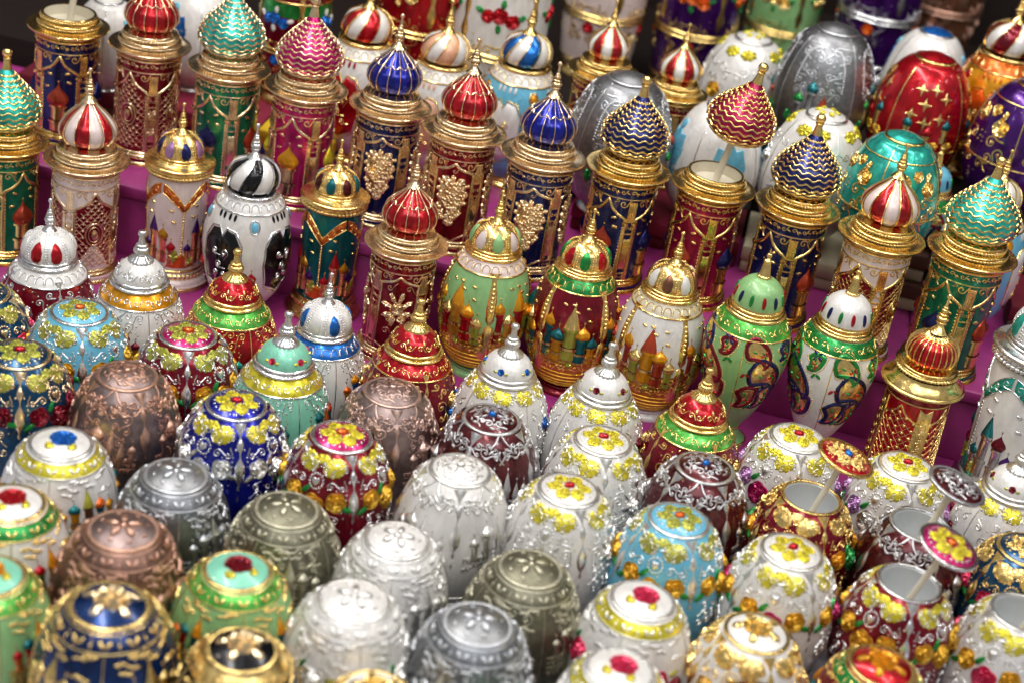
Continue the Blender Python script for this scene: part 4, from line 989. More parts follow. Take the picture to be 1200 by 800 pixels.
        for q in Q4:
            part('arch_panel', cached(('arch_panel', 'big'), lambda g: patch(g, onto(BIG, 1.3), [(-.8, 3), (-1.0, 1.6), (-.7, .6), (-.3, .7), (0, .2), (.3, .7), (.7, .6), (1.0, 1.6), (.8, 3)], .05, rings=((1, -.01), (.96, 1), (.5, 1), (.02, 1)), c=(0, 1.8))), [p['panelcol']], o, q+PI/4)
            part('scrollwork', cached(('scrollwork', 'bigp'), scrollwork(BIG, 1.9, 1.8, 2.2, 6, 14, (.15, .3), .08, 12)), [m_], o, q+PI/4, True)
            part('gem', cached(('gem', 'bigp'), lambda g: patch(g, onto(BIG, 1.5), ell(.2, .3, 16), .12)), ['sky'], o, q+PI/4)
def barrel(o, p):
    """tall gilt cylinder of the back row, blurred"""
    m_ = p['metal']; pr = Prof([(1.55, 7.2), (2.0, 6.9), (2.15, 5), (2.1, 3), (1.9, 1), (1.7, .5)], 40)
    part('body', cached(('body', 'barrel'), lambda g: (turn(g, pr.p, 64, 0), turn(g, [(1.7, .5), (1.9, .3), (2.0, .1), (2.0, 0), (0, 0)], 48, 1), turn(g, [(0, 7.2), (1.55, 7.2)], 40, 0))), [p['ground'], m_], o)
    ringset(o, pr, (6.95, 6.6, 3.6, 3.35, .9), m_, 'barrel', .16, .12)
    b = p.get('band')
    if b: band(o, pr, 6.6, 5.7, b, 'barrel')
    for q in Q4:
        part('panel_line', cached(('panel_line', 'barrel'), lambda g: relief(g, onto(pr, .6), [(.12, 0), (.22, .4), (.12, .8), (.2, 1.3), (.1, 1.8), (.24, 2.4), (.1, 3)], 0)), [m_], o, q)
        for j, (x, v, r_) in enumerate(((-.55, 2.1, .34), (0, 2.0, .4), (.6, 2.2, .36), (.2, 4.6, .34))): part('rose', cached(('rose', 'bar', j), lambda g, x=x, v=v, r_=r_: rose(g, onto(pr, v, x/2.1), r_, seed=j)), [p.get('rose', m_)], o, q+PI/4)
        for j, (x, v, a) in enumerate(((-.95, 1.9, .4), (1.0, 2.0, -.4), (0, 2.6, 1.5), (0.1, 1.45, -1.5))): part('leaf', cached(('leaf', 'bar', j), lambda g, x=x, v=v, a=a: acanthus(g, onto(pr, v, x/2.1, a), .5, .28)), [p.get('leaf', m_)], o, q+PI/4)
        part('scrollwork', cached(('scrollwork', 'bar'), scrollwork(pr, 3.0, 2.6, 2.6, 7, 6, (.2, .34), .08, 8)), [m_], o, q+PI/4, True)
    cap(o, p, 7.2)
# ------------------------------------------------------------------ the stand, the boxes and the backdrop
CS, SN = math.cos(SHELF), math.sin(SHELF)
def sn(s_, n_): return (s_*CS+n_*SN, -s_*SN+n_*CS)      # along the shelf, away from the camera
def slab(g, s0, s1, n0, n1, z0, z1, b=.12, mi=0):
    """a board with eased edges"""
    P = []
    for (i, z) in ((b, z0), (0, z0+b), (0, z1-b), (b*.35, z1-b*.35), (b, z1)):
        for a_, c_ in ((s0+i, n0+i), (s1-i, n0+i), (s1-i, n1-i), (s0+i, n1-i)): P.append((*sn(a_, c_), z))
    base = g.n; f = []
    for k in range(4):
        for j in range(4): f.append((k*4+j, k*4+(j+1) % 4, k*4+4+(j+1) % 4, k*4+4+j))
    f += [(3, 2, 1, 0), (16, 17, 18, 19)]
    g.add(P, f, mi)
def single(name, g, mats, props):
    me = g.mesh(name, 30)
    for k in mats: me.materials.append(mat(k))
    o = bpy.data.objects.new(name, me); COL.objects.link(o)
    for k, v in props.items(): o[k] = v
    return o
g = G(); slab(g, -75, 75, -60, 60, -3.5, -1.0); single('counter', g, ['table_cloth'], {'kind': 'structure'})
g = G(); slab(g, -60, 60, -17.3, 0, -.99, 0); single('lower_shelf', g, ['table_cloth'], {'kind': 'structure'})
st = bpy.data.objects.new('display_stand', None); COL.objects.link(st); st['label'] = 'magenta covered stepped stand under the two rows of tall towers and jars'; st['category'] = 'display stand'
for (n0, n1, z0, z1) in ((-4.25, .6, .0, 2.25), (.6, 11.2, .0, 6.0)):
    for k in range(-3, 3):        # boards butted end to end, a seam between each
        g = G(); slab(g, k*18+.03, (k+1)*18-.03, n0, n1+.3, z0, z1-.7-.05, .1); me = g.mesh('riser'); me.materials.append(mat('magenta_cloth')); o = bpy.data.objects.new('riser', me); COL.objects.link(o); o.parent = st
        g = G(); slab(g, k*18+.03, (k+1)*18-.03, n0-.25, n1+.0, z1-.7, z1, .12); me = g.mesh('tread'); me.materials.append(mat('magenta_cloth')); o = bpy.data.objects.new('tread', me); COL.objects.link(o); o.parent = st
rnd = random.Random(3)
def gift_box(s0, s1, n0, n1, z0, z1, body, lidc, label, cat='box', writing=False):
    o = bpy.data.objects.new('gift_box', None); COL.objects.link(o); o['label'] = label; o['category'] = cat; o['group'] = 'boxes behind the towers'
    for nm, a, b, gr, c in (('tray', z0, z0+(z1-z0)*.45-.02, 0, body), ('box_lid', z0+(z1-z0)*.45, z1, .06, lidc)):
        g = G(); slab(g, s0-gr, s1+gr, n0-gr, n1, a, b, .08); me = g.mesh(nm); me.materials.append(mat(c)); q = bpy.data.objects.new(nm, me); COL.objects.link(q); q.parent = o
    if writing:
        g = G(); zc = z0+(z1-z0)*.72; sc_ = (s0+s1)/2
        def ff(P): return np.array([(*sn(sc_+x, n0-.062-h), zc-y) for x, y, h in P])
        wr = [(-.95, .2), (-.85, -.25), (-.75, .15), (-.62, -.28), (-.55, .2), (-.42, .02), (-.35, .18), (-.25, .0), (-.15, .2), (-.08, .0), (.0, .3), (-.1, .42), (.02, .12), (.12, .0), (.18, .18), (.3, .0), (.38, .2), (.55, -.05), (.62, .2), (.8, .1), (1.0, .12)]
        wire(g, ff, Prof(wr, 90).p, .05, .012); me = g.mesh('handwriting'); me.materials.append(mat('ink')); q = bpy.data.objects.new('handwriting', me); COL.objects.link(q); q.parent = o
ZB = 7.45
bx = [(-28.3, -22.8, 'box_brown', 'box_wine', 'brown and wine box behind the open navy tower'), (-22.6, -15.6, 'box_wine', 'box_wine_light', 'wine red box behind the crimson lattice tower'),
      (-15.4, -11.7, 'box_blue', 'box_yellow', 'blue and yellow box behind the magenta wavy tower'),
      (.9, 5.6, 'box_wine', 'box_wine_light', 'wine red box under the silver grey egg'), (5.8, 9.2, 'box_wine', 'box_wine', 'wine red box behind the open magenta tower'), (9.5, 14.2, 'box_beige', 'box_beige', 'beige box with handwriting right of the open magenta tower'),
      (14.4, 18.2, 'box_beige', 'box_brown', 'beige and brown box behind the pale lattice tower'), (22.6, 30, 'box_brown', 'box_wine', 'brown box behind the green wavy tower at the right')]
for i, (a, b, c1, c2, lb) in enumerate(bx):
    n0 = 7.0+rnd.uniform(0, .4); tall_ = i == 6
    gift_box(a, b, n0, 11.4, 6.01, 7.44, c1, c2, ('lower ' if tall_ else '') + lb, writing=(i == 5))
    if tall_: gift_box(a+.15, b-.1, n0+.3, 11.4, 7.46, 8.89, c1, c2, 'upper ' + lb)
gift_box(-10.6, -8.2, 6.3, 7.9, 6.01, 6.9, 'box_blue', 'box_yellow', 'small blue and yellow box between the navy and the red grape towers') if 0 else None
g = G(); slab(g, -60, 9.4, 11.5, 41.9, 3.0, 7.44); single('back_shelf', g, ['dark_wood'], {'kind': 'structure'})
g = G(); slab(g, 9.5, 60, 11.5, 41.9, 3.0, 9.6); single('upper_back_shelf', g, ['dark_wood'], {'kind': 'structure'})
g = G(); slab(g, -90, 90, 42, 44, -3.5, 70); single('back_wall', g, ['dark_wood'], {'kind': 'structure'})

# ------------------------------------------------------------------ what stands where
Y = dict(leaf='yellow', flower='red')
def P(**k): return k
W = lambda **k: P(ground='pearl', metal='pearl_silver', leaf='yellow', flower='red', **k)
GA, GB, GC, GD, GE, GF = 'small eggs with a flat lid', 'small eggs with a domed lid', 'towers with onion domes', 'tall domed jars and eggs', 'striped domed eggs at the back', 'large eggs at the back'
RG, GO = 'rose_gold', 'gold'
T = []
def add(kind, px, py, zr, zt, s, rz, p, label, name, cat, group, R): T.append(dict(kind=kind, px=px, py=py, zr=zr, zt=zt, s=s, rz=rz, p=p, label=label, name=name, cat=cat, group=group, R=R*s))
def E_(style, px, py, zt, p, label, rz=22, s=1.0):
    add(('egg', style), px, py, 5.62, zt, s*1.035, rz, p, label, 'open_egg_jar' if p.get('open') else 'egg_jar', 'egg jar', GA, 2.04)
def D_(px, py, p, label, rz=15, s=1.0): add(('domed',), px, py, 5.6, 0, s, rz, p, label, 'domed_egg_jar', 'egg jar', GB, 2.08)
# back row of towers
def T_(px, py, zt, p, label, rz=0, s=1.0): add(('tower',), px, py, 5.66, zt, s, rz, p, label, 'open_tower_jar' if p.get('open') else 'tower_jar', 'tower jar', GC, 1.98)
T_(81, 30, 6, P(ground='navy', metal='gold', panel='church', cdomes=['navy', 'brick'], open=(.4, -.2, 3.6), dome=('wavy', 'navy')), 'open navy tower jar at the back left whose lid is raised out of the picture', 48)
T_(176, 52, 6, P(ground='wine', metal=RG, panel='lattice', lat='wine', dome=('lined', 'red')), 'wine red lattice tower jar with an oval boss and a plain red dome', 25)
T_(269, 79, 6, P(ground='jade', metal=RG, panel='church', cdomes=['brick', 'navy'], dome=('wavy', 'turq')), 'green tower jar with turquoise wavy dome in the back row at the left', 25)
T_(359, 103, 6, P(ground='magenta', metal=RG, panel='church', cdomes=['yellow', 'amber'], dome=('wavy', 'magenta')), 'magenta tower jar with closed wavy magenta dome and a yellow onion tower', 35)
T_(452, 126, 6, P(ground='navy', metal=RG, panel='grapes', dome=('lined', 'royal')), 'navy grape tower jar with blue dome left of the red grape tower', 45)
T_(547, 154, 6, P(ground='wine', metal=RG, panel='grapes', dome=('lined', 'red')), 'wine red tower jar with a golden grape cluster and red dome', 42)
T_(640, 184, 6, P(ground='navy', metal=RG, panel='grapes', dome=('lined', 'royal')), 'navy grape tower jar with blue dome right of the red grape tower', 40)
T_(735, 197, 6, P(ground='navy', metal=GO, panel='church', cdomes=['navy', 'brick'], dome=('wavy', 'navy')), 'navy tower jar with navy wavy dome left of the open magenta tower', 20)
T_(829, 216, 6, P(ground='crimson', metal=GO, panel='church', cdomes=['navy', 'brick'], open=(.35, -.3, 2.75), dome=('wavy', 'crimson')), 'open magenta tower jar, its wavy magenta dome raised on a cream stick', 10)
T_(936, 242, 6, P(ground='navy', metal=GO, panel='church', cdomes=['brick', 'navy'], dome=('wavy', 'navy')), 'navy tower jar with navy wavy dome right of the open magenta tower', 0)
T_(1036, 265, 6, P(ground='pinkwhite', metal=GO, panel='lattice', lat='wine', dome=('striped', ['red', 'pinkwhite'], 12)), 'pale lattice tower jar with red and white striped dome in the back row', 10)
T_(1134, 294, 6, P(ground='jade', metal=GO, panel='church', cdomes=['brick', 'navy'], dome=('wavy', 'turq')), 'green tower jar with turquoise wavy dome at the far right', 5, 1.03)
# second row
A0 = 2.25
T_(8, 165, A0, P(ground='jade', metal=GO, panel='church', cdomes=['brick'], dome=('wavy', 'turq')), 'green tower jar with turquoise wavy dome cut by the left edge', 8)
T_(100, 186, A0, P(ground='pinkwhite', metal=RG, panel='lattice', lat='wine', dome=('striped', ['red', 'pinkwhite'], 12)), 'pale lattice tower jar with red and white striped dome in the second row', -10)
T_(479, 285, A0, P(ground='wine', metal=RG, panel='bouquet', dome=('lined', 'red')), 'wine red tower jar with a golden bouquet and red dome in the second row', 50, .97)
def J_(kind, px, py, zr, zt, p, label, name, rz=0, s=1.0, R=2.0, cat='domed jar', grp=GD): add((kind,), px, py, zr, zt, s, rz, p, label, name, cat, grp, R)
J_('column', 211, 190, 6.3, A0, P(ground='pinkwhite', metal=GO, swag='orange', cdomes=['purple', 'amber', 'red'], church=['gold'], foot=1, bush='lime', dome=('round', 'gold', ['navy', 'lilac']), dome_s=.95), 'pink column jar with golden dome set with blue and lilac panels', 'column_jar', 28, .95)
J_('tall', 300, 220, 6.1, A0, P(ground='white', metal='silver', band='white', kind='arches', panelcol='black', gem='sky', foot='pearl_silver', turrets='red', dome=('swirl', ['black', 'white']), dome_s=1.0), 'white egg jar with black arched panels and black and white striped dome', 'tall_egg_jar', 20)
J_('column', 395, 228, 6.3, A0, P(ground='teal', metal=GO, swag='orange', cdomes=['red', 'amber', 'purple'], church=['gold'], bush='lime', dome=('round', 'gold', ['teal', 'maroon']), dome_s=.95), 'teal column jar with golden dome set with green and brown panels', 'column_jar', -8, .93)
J_('tall', 579, 288, 6.1, A0, P(ground='palegreen', metal=GO, band='pinkwhite', church=['red', 'dark_gold', 'red', 'lime'], cdomes=['amber', 'gold', 'amber'], wall='dark_gold', foot='palegreen', dome=('round', 'gold', ['palegreen', 'pinkwhite']), dome_s=.95), 'pale green egg jar with golden domed lid and city relief', 'tall_egg_jar', 12)
J_('tall', 685, 312, 6.1, A0, P(ground='wine', metal=GO, band='green', church=['teal', 'amber', 'lime'], cdomes=['amber', 'teal', 'gold'], wall='dark_gold', foot='wine', dome=('round', 'gold', ['red', 'green']), dome_s=.95), 'crimson egg jar with green collar and golden dome with red and green panels', 'tall_egg_jar', 45)
J_('tall', 788, 340, 6.1, A0, P(ground='white', metal=GO, band='cream', church=['brick', 'lime', 'amber'], cdomes=['amber', 'gold', 'brick'], wall='dark_gold', foot='white', dome=('round', 'gold', ['white', 'brown']), dome_s=.95), 'white egg jar with golden city relief and golden dome with white and brown panels', 'tall_egg_jar', 32)
J_('urn', 895, 363, 6.8, A0, P(ground='palegreen', metal=GO, band='brightgreen', domecol='palegreen', pcols=['navy', 'wine']), 'pale green paisley urn with a green dome and golden spire', 'paisley_urn', 8, .97)
J_('urn', 1000, 385, 6.8, A0, P(ground='white', metal=GO, band='green', domecol='white', pcols=['navy', 'green', 'purple']), 'white paisley urn with green collar and white dome', 'paisley_urn', 8, .97)
J_('hat', 1088, 447, 5.05, A0, P(ground='red'), 'gilt tower with flared skirt, red lattice and ribbed red dome', 'skirted_tower_jar', 8, 1.0, 2.0, 'tower jar', GC)
J_('column', 1192, 412, 6.3, A0, P(ground='white', metal='silver', swag='turq', cdomes=['teal', 'wine', 'purple'], church=['silver'], bush='lime', dome=('round', 'white', ['turq', 'white']), dome_s=1.05), 'large pearly column jar with turquoise swags cut by the right edge', 'column_jar', 8, 1.2)
# domed small eggs
D_(57, 300, P(ground='wine', metal='silver', band='white', bandkind='drops', dome=('gems', 'white', ['red', 'white', 'white', 'red']), body='gilt'), 'crimson egg jar with silver and red dome at the left edge', 35)
D_(165, 326, P(ground='white', metal='silver', band='amber', church=['wine', 'amber'], cdomes=['purple', 'wine', 'purple'], wall='navy', dome=('plainflowers', 'pearl')), 'white egg jar with amber collar and purple onion towers', 30)
D_(271, 348, P(ground='red', metal=GO, band='brightgreen', church=['dark_gold', 'brick'], cdomes=['amber', 'turq', 'amber'], wall='dark_gold', dome=('scrolls', 'red')), 'red egg jar with green collar and red dome before the black and white egg', 40)
D_(381, 384, P(ground='white', metal='silver', band='blue', bandkind='drops', church=['amber', 'blue'], cdomes=['orange', 'amber', 'teal'], wall='teal', dome=('gems', 'white', ['blue', 'white']), ), 'white egg jar with blue collar and silver dome with blue panels', 30, .95)
D_(483, 412, P(ground='wine', metal=GO, band='red', bandkind='scroll', body='gilt', dome=('scrolls', 'red')), 'crimson egg jar with gilt scrolls and red dome, just in front of the bouquet tower', 30, 1.0)
D_(591, 441, W(bandkind='leaves', body='flowers', rosecol='blue', dome=('flowers', 'white', 'blue', 'lime')), 'white egg jar with yellow leaf collar and blue flowers on its dome', 40)
D_(706, 465, W(bandkind='leaves', body='flowers', rosecol='wine', dome=('flowers', 'white', 'wine', 'lime')), 'white egg jar with yellow leaf collar and dark red flowers, in the middle', 35)
D_(822, 494, P(ground='wine', metal=GO, band='brightgreen', body='gilt', dome=('scrolls', 'red')), 'crimson egg jar with green collar and gilt scrolls left of the green urn', 30)
D_(1184, 562, W(bandkind='leaves', body='flowers', rosecol='wine', dome=('flowers', 'white', 'wine', 'lime')), 'white egg jar with yellow leaf collar cut by the right edge', 35)
D_(331, 424, P(ground='mint', metal='silver', band='yellow', bandkind='scroll', church=['amber', 'teal'], cdomes=['brick', 'teal', 'orange'], wall='teal', dome=('flowers', 'mint', 'rosepink', 'yellow')), 'mint egg jar with yellow collar and a red onion tower', 35)
# flat lidded eggs, from the back to the front
GOLDR = ['dark_gold', 'dark_gold']
E_('rose', 934, 508, 0, W(rose=['lilac', 'magenta', 'lilac']), 'pearly egg jar with purple roses in front of the green urn', 5)
E_('rose', 1064, 542, 0, W(rose=['lilac', 'pearl_silver']), 'pearly egg jar with pale lilac roses in front of the gilt tower', 5)
E_('rose', -16, 340, 0, P(ground='petrol', metal=RG, leaf='lime', flower='red', rose=['rosepink']), 'dark blue egg jar with a pink rose cut by the left edge', 5)
E_('rose', 84, 362, 0, P(ground='sky', metal='silver', leaf='lime', flower='orange', rose=GOLDR), 'sky blue egg jar with golden roses at the left', 22)
E_('rose', 212, 394, 0, P(ground='wine', metal='silver', leaf='lime', lidground='magenta', flower='orange', rose=GOLDR), 'wine red egg jar with golden roses left of the mint egg', 15)
E_('filigree', 452, 462, 0, P(ground='rosegrey_dark', metal='rosegrey'), 'dull rose grey egg jar in front of the crimson gilt egg', 18)
E_('filigree', 567, 494, 0, P(ground='maroon', metal='satin_silver', flower='blue'), 'maroon egg jar with silver filigree left of the pearly eggs', -22)
E_('rose', 699, 516, 0, W(), 'pearly egg jar with yellow leaves, farthest back of those without coloured roses', 10)
E_('filigree', 822, 545, 0, P(ground='maroon', metal='satin_silver', flower='blue'), 'maroon egg jar with silver filigree in front of the green collared crimson egg', 35)
E_('rose', 951, 581, 0, P(ground='wine', metal=GO, leaf='gold', lidground='red', flower='blue', rose=['amber', 'green', 'amber'], open=(3.3, .75, -.3)), 'open crimson egg jar with golden collar, its red and green lid raised on a stick', 20)
E_('filigree', 1080, 612, 0, P(ground='maroon', metal='satin_silver', open=(3.3, .75, -.3)), 'open maroon egg jar with silver filigree lid raised on a stick', 20)
E_('rose', 1206, 640, 0, P(ground='petrol', metal=GO, leaf='gold', flower='red', rose=['rosepink', 'dark_gold']), 'dark blue egg jar with pink and amber roses at the right edge', 25)
E_('rose', 26, 408, 0, P(ground='petrol', metal=RG, leaf='lime', flower='red', rose=['wine', 'wine']), 'dark blue egg jar with deep red roses left of the copper egg', 20)
E_('filigree', 152, 434, 0, P(ground='rosegrey_dark', metal='copper'), 'dark copper egg jar with onion towers in relief', 38)
E_('rose', 279, 468, 0, P(ground='royal', metal='silver', leaf='yellow', flower='red', rose=['pearl_silver', 'silver'], rose_leaf='silver'), 'royal blue egg jar with yellow leaves and silver roses', 20)
E_('rose', 403, 506, 0, P(ground='wine', metal='silver', leaf='yellow', lidground='magenta', flower='orange', rose=GOLDR), 'wine red egg jar with three golden roses in front of the rose grey egg', 28)
E_('filigree', 535, 545, 0, P(ground='pearl', metal='pearl_silver', top='filigree'), 'all white egg jar with onion towers in the centre', 8)
E_('rose', 664, 572, 0, W(), 'pearly egg jar with yellow leaves right of the all white one', 26)
E_('rose', 795, 606, 0, P(ground='sky', metal='pearl_silver', leaf='lime', flower='orange', rose=GOLDR), 'sky blue egg jar with golden roses in the right half', 24)
E_('rose', 928, 643, 0, W(rose=['dark_gold', 'magenta', 'dark_gold']), 'pearly egg jar with magenta and golden roses in front of the open crimson egg', 30)
E_('rose', 1070, 680, 0, P(ground='wine', metal='silver', leaf='yellow', lidground='magenta', flower='orange', rose=GOLDR, open=(3.3, .8, -.3)), 'open wine red egg jar with golden roses and yellow leaves, lid raised on a stick', 0)
E_('rose', 1197, 712, 0, P(ground='pearl', metal='pearl_silver', leaf='yellow', flower='red', rose=['dark_gold', 'rosepink'], open=(3.3, .8, -.3)), 'open pearly egg jar at the right edge', 10)
L = -1.0
E_('band', 78, 512, L, P(ground='pearl', metal='pearl_silver', band='yellow', bandorn='pearl_silver', top='rosetop', toprose='blue', leaf='yellow', church=[['teal', 'amber', 'brown'], 'amber'], domes=['amber', 'teal', 'lime', 'orange']), 'white egg jar with a blue rose on its lid and a coloured city', 5)
E_('band', 207, 552, L, P(ground='pewter_dark', metal='pewter', lidground='grey_pewter'), 'dark pewter egg jar right of the white egg with the blue rose', 20)
E_('band', 343, 588, L, P(ground='bronze_dark', metal='bronze'), 'grey olive egg jar below the wine red egg with golden roses', -25)
E_('band', 481, 618, L, P(ground='pearl', metal='pearl_silver', overscroll=1), 'all white banded egg jar right of the grey olive one', 5)
E_('band', 622, 660, L, P(ground='bronze_dark', metal='bronze'), 'brass coloured egg jar left of the sky blue one with golden roses', 25)
E_('band', 755, 697, L, P(ground='white', metal='pearl_silver', band='yellow', bandorn='pearl_silver', top='rosetop', toprose='rosepink', leaf='yellow', rose=['rosepink', 'wine']), 'white egg jar with a pink rose on its lid, right behind its twin', -20)
E_('rose', 891, 730, L, P(ground='white', metal=GO, leaf='gold', flower='gold', top='goldrose', toprose='gold', rose=['gold'], rose_leaf='gold'), 'white egg jar with golden rose lid behind the red and gold raised lid', 20)
E_('band', 1037, 771, L, P(ground='wine', metal=GO, band='green', top='goldrose', toprose='amber', lidground='red', church=[['amber', 'red'], 'amber'], domes=['amber', 'teal']), 'crimson egg jar with green collar and amber rose lid at the bottom right', 20)
E_('band', 14, 592, L, P(ground='white', metal=GO, band='green', top='rosetop', toprose='red', leaf='yellow', church=[['amber', 'green'], 'amber'], domes=['green', 'red', 'amber']), 'white egg jar with green collar and a red rose lid at the left edge', 20)
E_('band', 148, 620, L, P(ground='copper_dark', metal='copper', lidground='rosegrey_dark'), 'reddish copper egg jar behind the dark blue and gold one', 28, 1.05)
E_('band', 288, 658, L, P(ground='palegreen', metal=GO, band='brightgreen', top='rosetop', toprose='wine', lidground='mint', leaf='yellow', church=[['orange', 'red', 'teal'], 'amber'], domes=['orange', 'teal', 'amber']), 'pale green egg jar with a dark red rose on its lid', 22)
E_('band', 432, 708, L, P(ground='white', metal='pearl_silver', overscroll=1, rose=['pearl_silver']), 'all white egg jar behind the white and gold lid at the bottom', 20, 1.03)
E_('band', 578, 734, L, P(ground='pewter_dark', metal='pewter', lidground='grey_pewter'), 'dark pewter egg jar at the bottom centre', 20, 1.03)
E_('band', 733, 764, L, P(ground='white', metal='pearl_silver', band='yellow', bandorn='pearl_silver', top='rosetop', toprose='rosepink', leaf='yellow', rose=['rosepink', 'wine']), 'white egg jar with a pink rose on its lid at the bottom edge', -20)
E_('rose', 874, 850, L, P(ground='wine', metal=GO, leaf='gold', lidground='red', top='goldrose', toprose='amber', flower='gold', rose=['amber'], open=(2.4, .3, -.1)), 'red and gold open egg jar at the bottom edge, its lid raised on a stick', 20)
E_('band', -8, 655, L, P(ground='palegreen', metal=GO, band='brightgreen', top='rosetop', toprose='amber', lidground='mint', leaf='yellow', church=[['orange', 'red', 'teal'], 'amber'], domes=['red', 'teal', 'amber']), 'pale green egg jar cut by the left edge', 30)
E_('band', 131, 698, L, P(ground='deepblue', metal=GO, top='goldrose', toprose='pale_gold', lidground='deepblue', church=['gold', 'gold'], wallcol='gold'), 'dark blue egg jar with a golden rose lid and golden city at the bottom left', 12, 1.1)
E_('band', 283, 745, L, P(ground='black', metal=GO, top='goldrose', toprose='pale_gold', lidground='black', band='gold', church=['gold', 'gold'], wallcol='gold'), 'black and gold egg jar at the bottom edge', 20, 1.0)
E_('band', 437, 786, L, P(ground='white', metal=GO, top='goldrose', toprose='gold', lidground='white', band='gold', rose=['gold']), 'white and gold egg jar at the bottom edge', 20, .95)
E_('band', 590, 800, L, P(ground='palegreen', metal='silver', top='rosetop', toprose='orange', lidground='white', leaf='green', rose=['orange']), 'pale egg jar with an orange rose on its lid at the bottom edge', 20, .95)
# back rows
def B_(kind, px, py, zr, p, label, rz=20, s=1.0, zt=ZB+.01, R=2.5, name='large_egg_jar', cat='egg jar', grp=GF): add((kind,), px, py, zr, zt, s, rz, p, label, name, cat, grp, R)
SW = lambda c, pc, d: P(ground=c, metal=GO, band='white', kind='arches', panelcol=pc, gem='amber', foot='gold', dome=('swirl', d), dome_s=1.0)
B_('tall', 437, 46, 6.1, SW('white', 'red', ['red', 'white']), 'white egg jar with red arches and red striped dome at the back', 25, 1.05, 6.01, 2.0, 'striped_dome_egg_jar', 'egg jar', GE)
B_('tall', 534, 72, 6.1, SW('white', 'peach', ['peach', 'white']), 'white egg jar with peach striped dome at the back', 25, 1.0, 6.01, 2.0, 'striped_dome_egg_jar', 'egg jar', GE)
B_('tall', 636, 82, 6.1, SW('sky', 'white', ['blue', 'white']), 'blue and white egg jar with blue striped dome at the back', 25, 1.05, 6.01, 2.0, 'striped_dome_egg_jar', 'egg jar', GE)
B_('tower', 690, 88, 5.66, P(ground='wine', metal=GO, panel='lattice', dome=('striped', ['red', 'white'], 12), dome_s=.85), 'gilt tower jar with red and white striped dome, left of two at the back', 10, .95, ZB+.01, 2.0, 'tower_jar', 'tower jar', GC)
B_('tower', 790, 108, 5.66, P(ground='wine', metal=GO, panel='lattice', dome=('striped', ['red', 'white'], 12), dome_s=.95), 'gilt tower jar with red and white striped dome, right of two at the back', 10, .85, ZB+.01, 2.0, 'tower_jar', 'tower jar', GC)
B_('big', 750, 82, 6.5, P(ground='grey_pewter', metal='pewter', deco='gems', gems=['green', 'brick', 'teal']), 'silver grey egg jar with small coloured domes behind the navy wavy tower', 45, 1.04)
B_('big', 888, 47, 6.5, P(ground='pearl', metal='pearl_silver', deco='roses', leaf='yellow', rose=GOLDR), 'white egg jar with amber roses behind the raised magenta dome', 20, 1.0)
B_('big', 858, 128, 6.5, P(ground='white', metal='pearl_silver', deco='panels', panelcol='sky'), 'white egg jar with pale blue panels behind the raised magenta dome', 60, .92)
B_('big', 965, 143, 6.5, P(ground='pearl', metal='pearl_silver', deco='roses', leaf='yellow', rose=['pearl_silver']), 'white egg jar with yellow leaves behind the navy tower', 20, 1.0)
B_('big', 1056, 152, 6.5, P(ground='turq', metal=GO, deco='bouquet'), 'turquoise egg jar with golden flowers at the back right', -25, .92, 8.9)
B_('big', 998, 37, 6.5, P(ground='grey_pewter', metal='pewter', deco='gems', gems=['green', 'teal', 'brick', 'amber']), 'silver grey egg jar with a green topped lid at the back right', 30, 1.03, 9.61)
B_('big', 1108, 66, 6.5, P(ground='red', metal=GO, deco='stars', gems=['teal', 'red', 'teal']), 'crimson egg jar with golden stars', 45, 1.0, 9.61)
B_('big', 1206, 92, 6.5, P(ground='purple', metal=GO, deco='bouquet'), 'dark purple egg jar with golden bouquets at the right edge', -20, 1.05, 9.61)
B_('big', 1098, 38, 6.5, P(ground='white', metal='silver', lidground='blue', deco='panels', panelcol='blue'), 'white egg jar with blue pointed lid behind the star egg', 20, .9, 9.61)
B_('tall', 1163, 66, 6.1, P(ground='amber', metal=GO, band='orange', kind='arches', panelcol='orange', gem='red', foot='gold', dome=('swirl', ['white', 'wine']), dome_s=1.0), 'amber egg jar with white and wine striped dome', 20, 1.1, 9.61, 2.0, 'striped_dome_egg_jar', 'egg jar', GE)
B_('tall', 1146, 235, 6.1, P(ground='sky', metal=GO, band='white', kind='arches', panelcol='white', gem='amber', foot='sky', dome=('swirl', ['white', 'cream']), dome_s=.9), 'blue and white egg jar behind the green wavy tower at the right', 25, 1.02, 6.01+0, 2.0, 'striped_dome_egg_jar', 'egg jar', GE)
B_('urn', 1076, 232, 6.8, P(ground='sky', metal=GO, band='green', domecol='sky', pcols=['navy', 'wine']), 'sky blue paisley urn between the pale lattice tower and the green tower', 10, .8, 6.01, 2.0, 'paisley_urn', 'domed jar', GD)
B_('barrel', 492, 26, 3.5, P(ground='red', metal=GO), 'tall red and gold barrel jar in the last row', 20, 1.1, 7.46, 2.15, 'barrel_jar', 'barrel jar', 'barrel jars in the last row')
B_('barrel', 582, 52, 3.5, P(ground='white', metal=GO, rose='red', leaf='green'), 'tall white barrel jar with red roses in the last row', 45, 1.15, 7.46, 2.15, 'barrel_jar', 'barrel jar', 'barrel jars in the last row')
B_('barrel', 708, 10, 3.5, P(ground='pinkwhite', metal=GO, rose='red', leaf='green', band='green'), 'pinkish barrel jar with golden rings behind the striped domes', 20, 1.1, 7.46, 2.15, 'barrel_jar', 'barrel jar', 'barrel jars in the last row')
B_('barrel', 815, 30, 3.5, P(ground='purple', metal=GO, rose='orange', leaf='green'), 'purple barrel jar with golden band in the last row', 30, 1.1, 7.46, 2.15, 'barrel_jar', 'barrel jar', 'barrel jars in the last row')
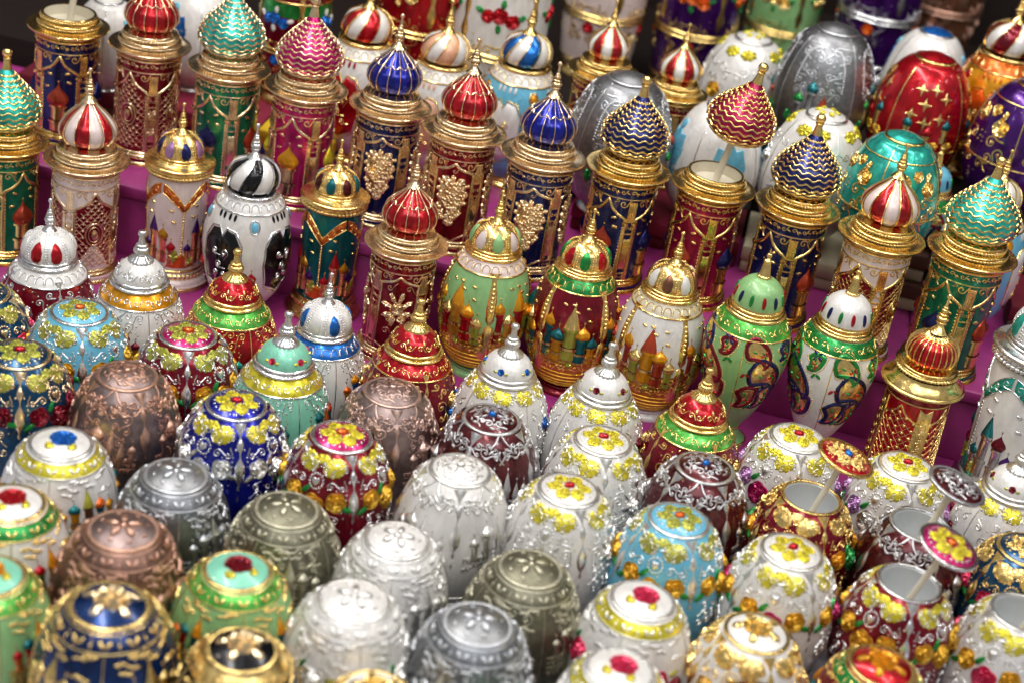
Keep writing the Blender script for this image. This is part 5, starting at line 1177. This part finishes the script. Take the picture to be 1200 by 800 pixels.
B_('barrel', 915, 28, 3.5, P(ground='palegreen', metal=GO, rose='gold', leaf='green'), 'gold and pale green barrel jar in the last row', 20, 1.0, 7.46, 2.15, 'barrel_jar', 'barrel jar', 'barrel jars in the last row')
B_('barrel', 1030, 12, 3.5, P(ground='purple', metal='silver', rose='orange', leaf='lime', band='lime'), 'purple barrel jar with lime band behind the silver egg', 20, 1.1, 9.61, 2.15, 'barrel_jar', 'barrel jar', 'barrel jars in the last row')
B_('barrel', 1104, 4, 3.5, P(ground='brown', metal='copper'), 'dull brown barrel jar at the top right', 20, 1.1, 9.61, 2.15, 'barrel_jar', 'barrel jar', 'barrel jars in the last row')
B_('barrel', 345, 30, 4.6, P(ground='wine', metal=GO, band='green', rose='blue', leaf='white'), 'crimson barrel jar with a green shoulder at the back left', 20, .85, ZB+.01, 2.15, 'barrel_jar', 'barrel jar', 'barrel jars in the last row')
B_('big', 232, 8, 5.0, P(ground='white', metal='silver', deco='panels', panelcol='blue'), 'white egg jar with blue panels at the back left', 20, .85)
B_('big', 126, 24, 5.0, P(ground='white', metal='silver', deco='panels', panelcol='green'), 'white and silver egg jar behind the open navy tower', 10, .7)

# physical places: where the line of sight to each one meets its shelf, then eased apart so nothing touches
for t in T:
    c = at(t['px'], t['py'], t['zt']+t['zr']*t['s']); t['x'], t['y'] = float(c[0]), float(c[1])
X = np.array([[t['x'], t['y']] for t in T]); Rr = np.array([t['R'] for t in T]); X0 = X.copy()
for it in range(160):
    mv = np.zeros_like(X)
    for i in range(len(T)):
        d = X[i]-X; q = np.hypot(d[:, 0], d[:, 1]); need = Rr[i]+Rr-.02; need[i] = 0
        k = np.where((q < need))[0]
        for j in k: mv[i] += d[j]/(q[j]+1e-6)*(need[j]-q[j])*.5
    if np.abs(mv).max() < .01: break
    X += mv*.6
BUILD = dict(domed=domed_egg, tower=tower, column=column_jar, tall=tall_egg, urn=urn, hat=hat_tower, big=big_egg, barrel=barrel)
for i, t in enumerate(T):
    o = root(t['name'], t['label'], t['cat'], t['group'])
    if t['kind'][0] == 'egg': egg(t['kind'][1], t['p'], o)
    else: BUILD[t['kind'][0]](o, t['p'])
    o.location = (X[i][0]*S, X[i][1]*S, (t['zt']+.005)*S); o.scale = (t['s'],)*3; o.rotation_euler = (0, 0, math.radians(t['rz']))
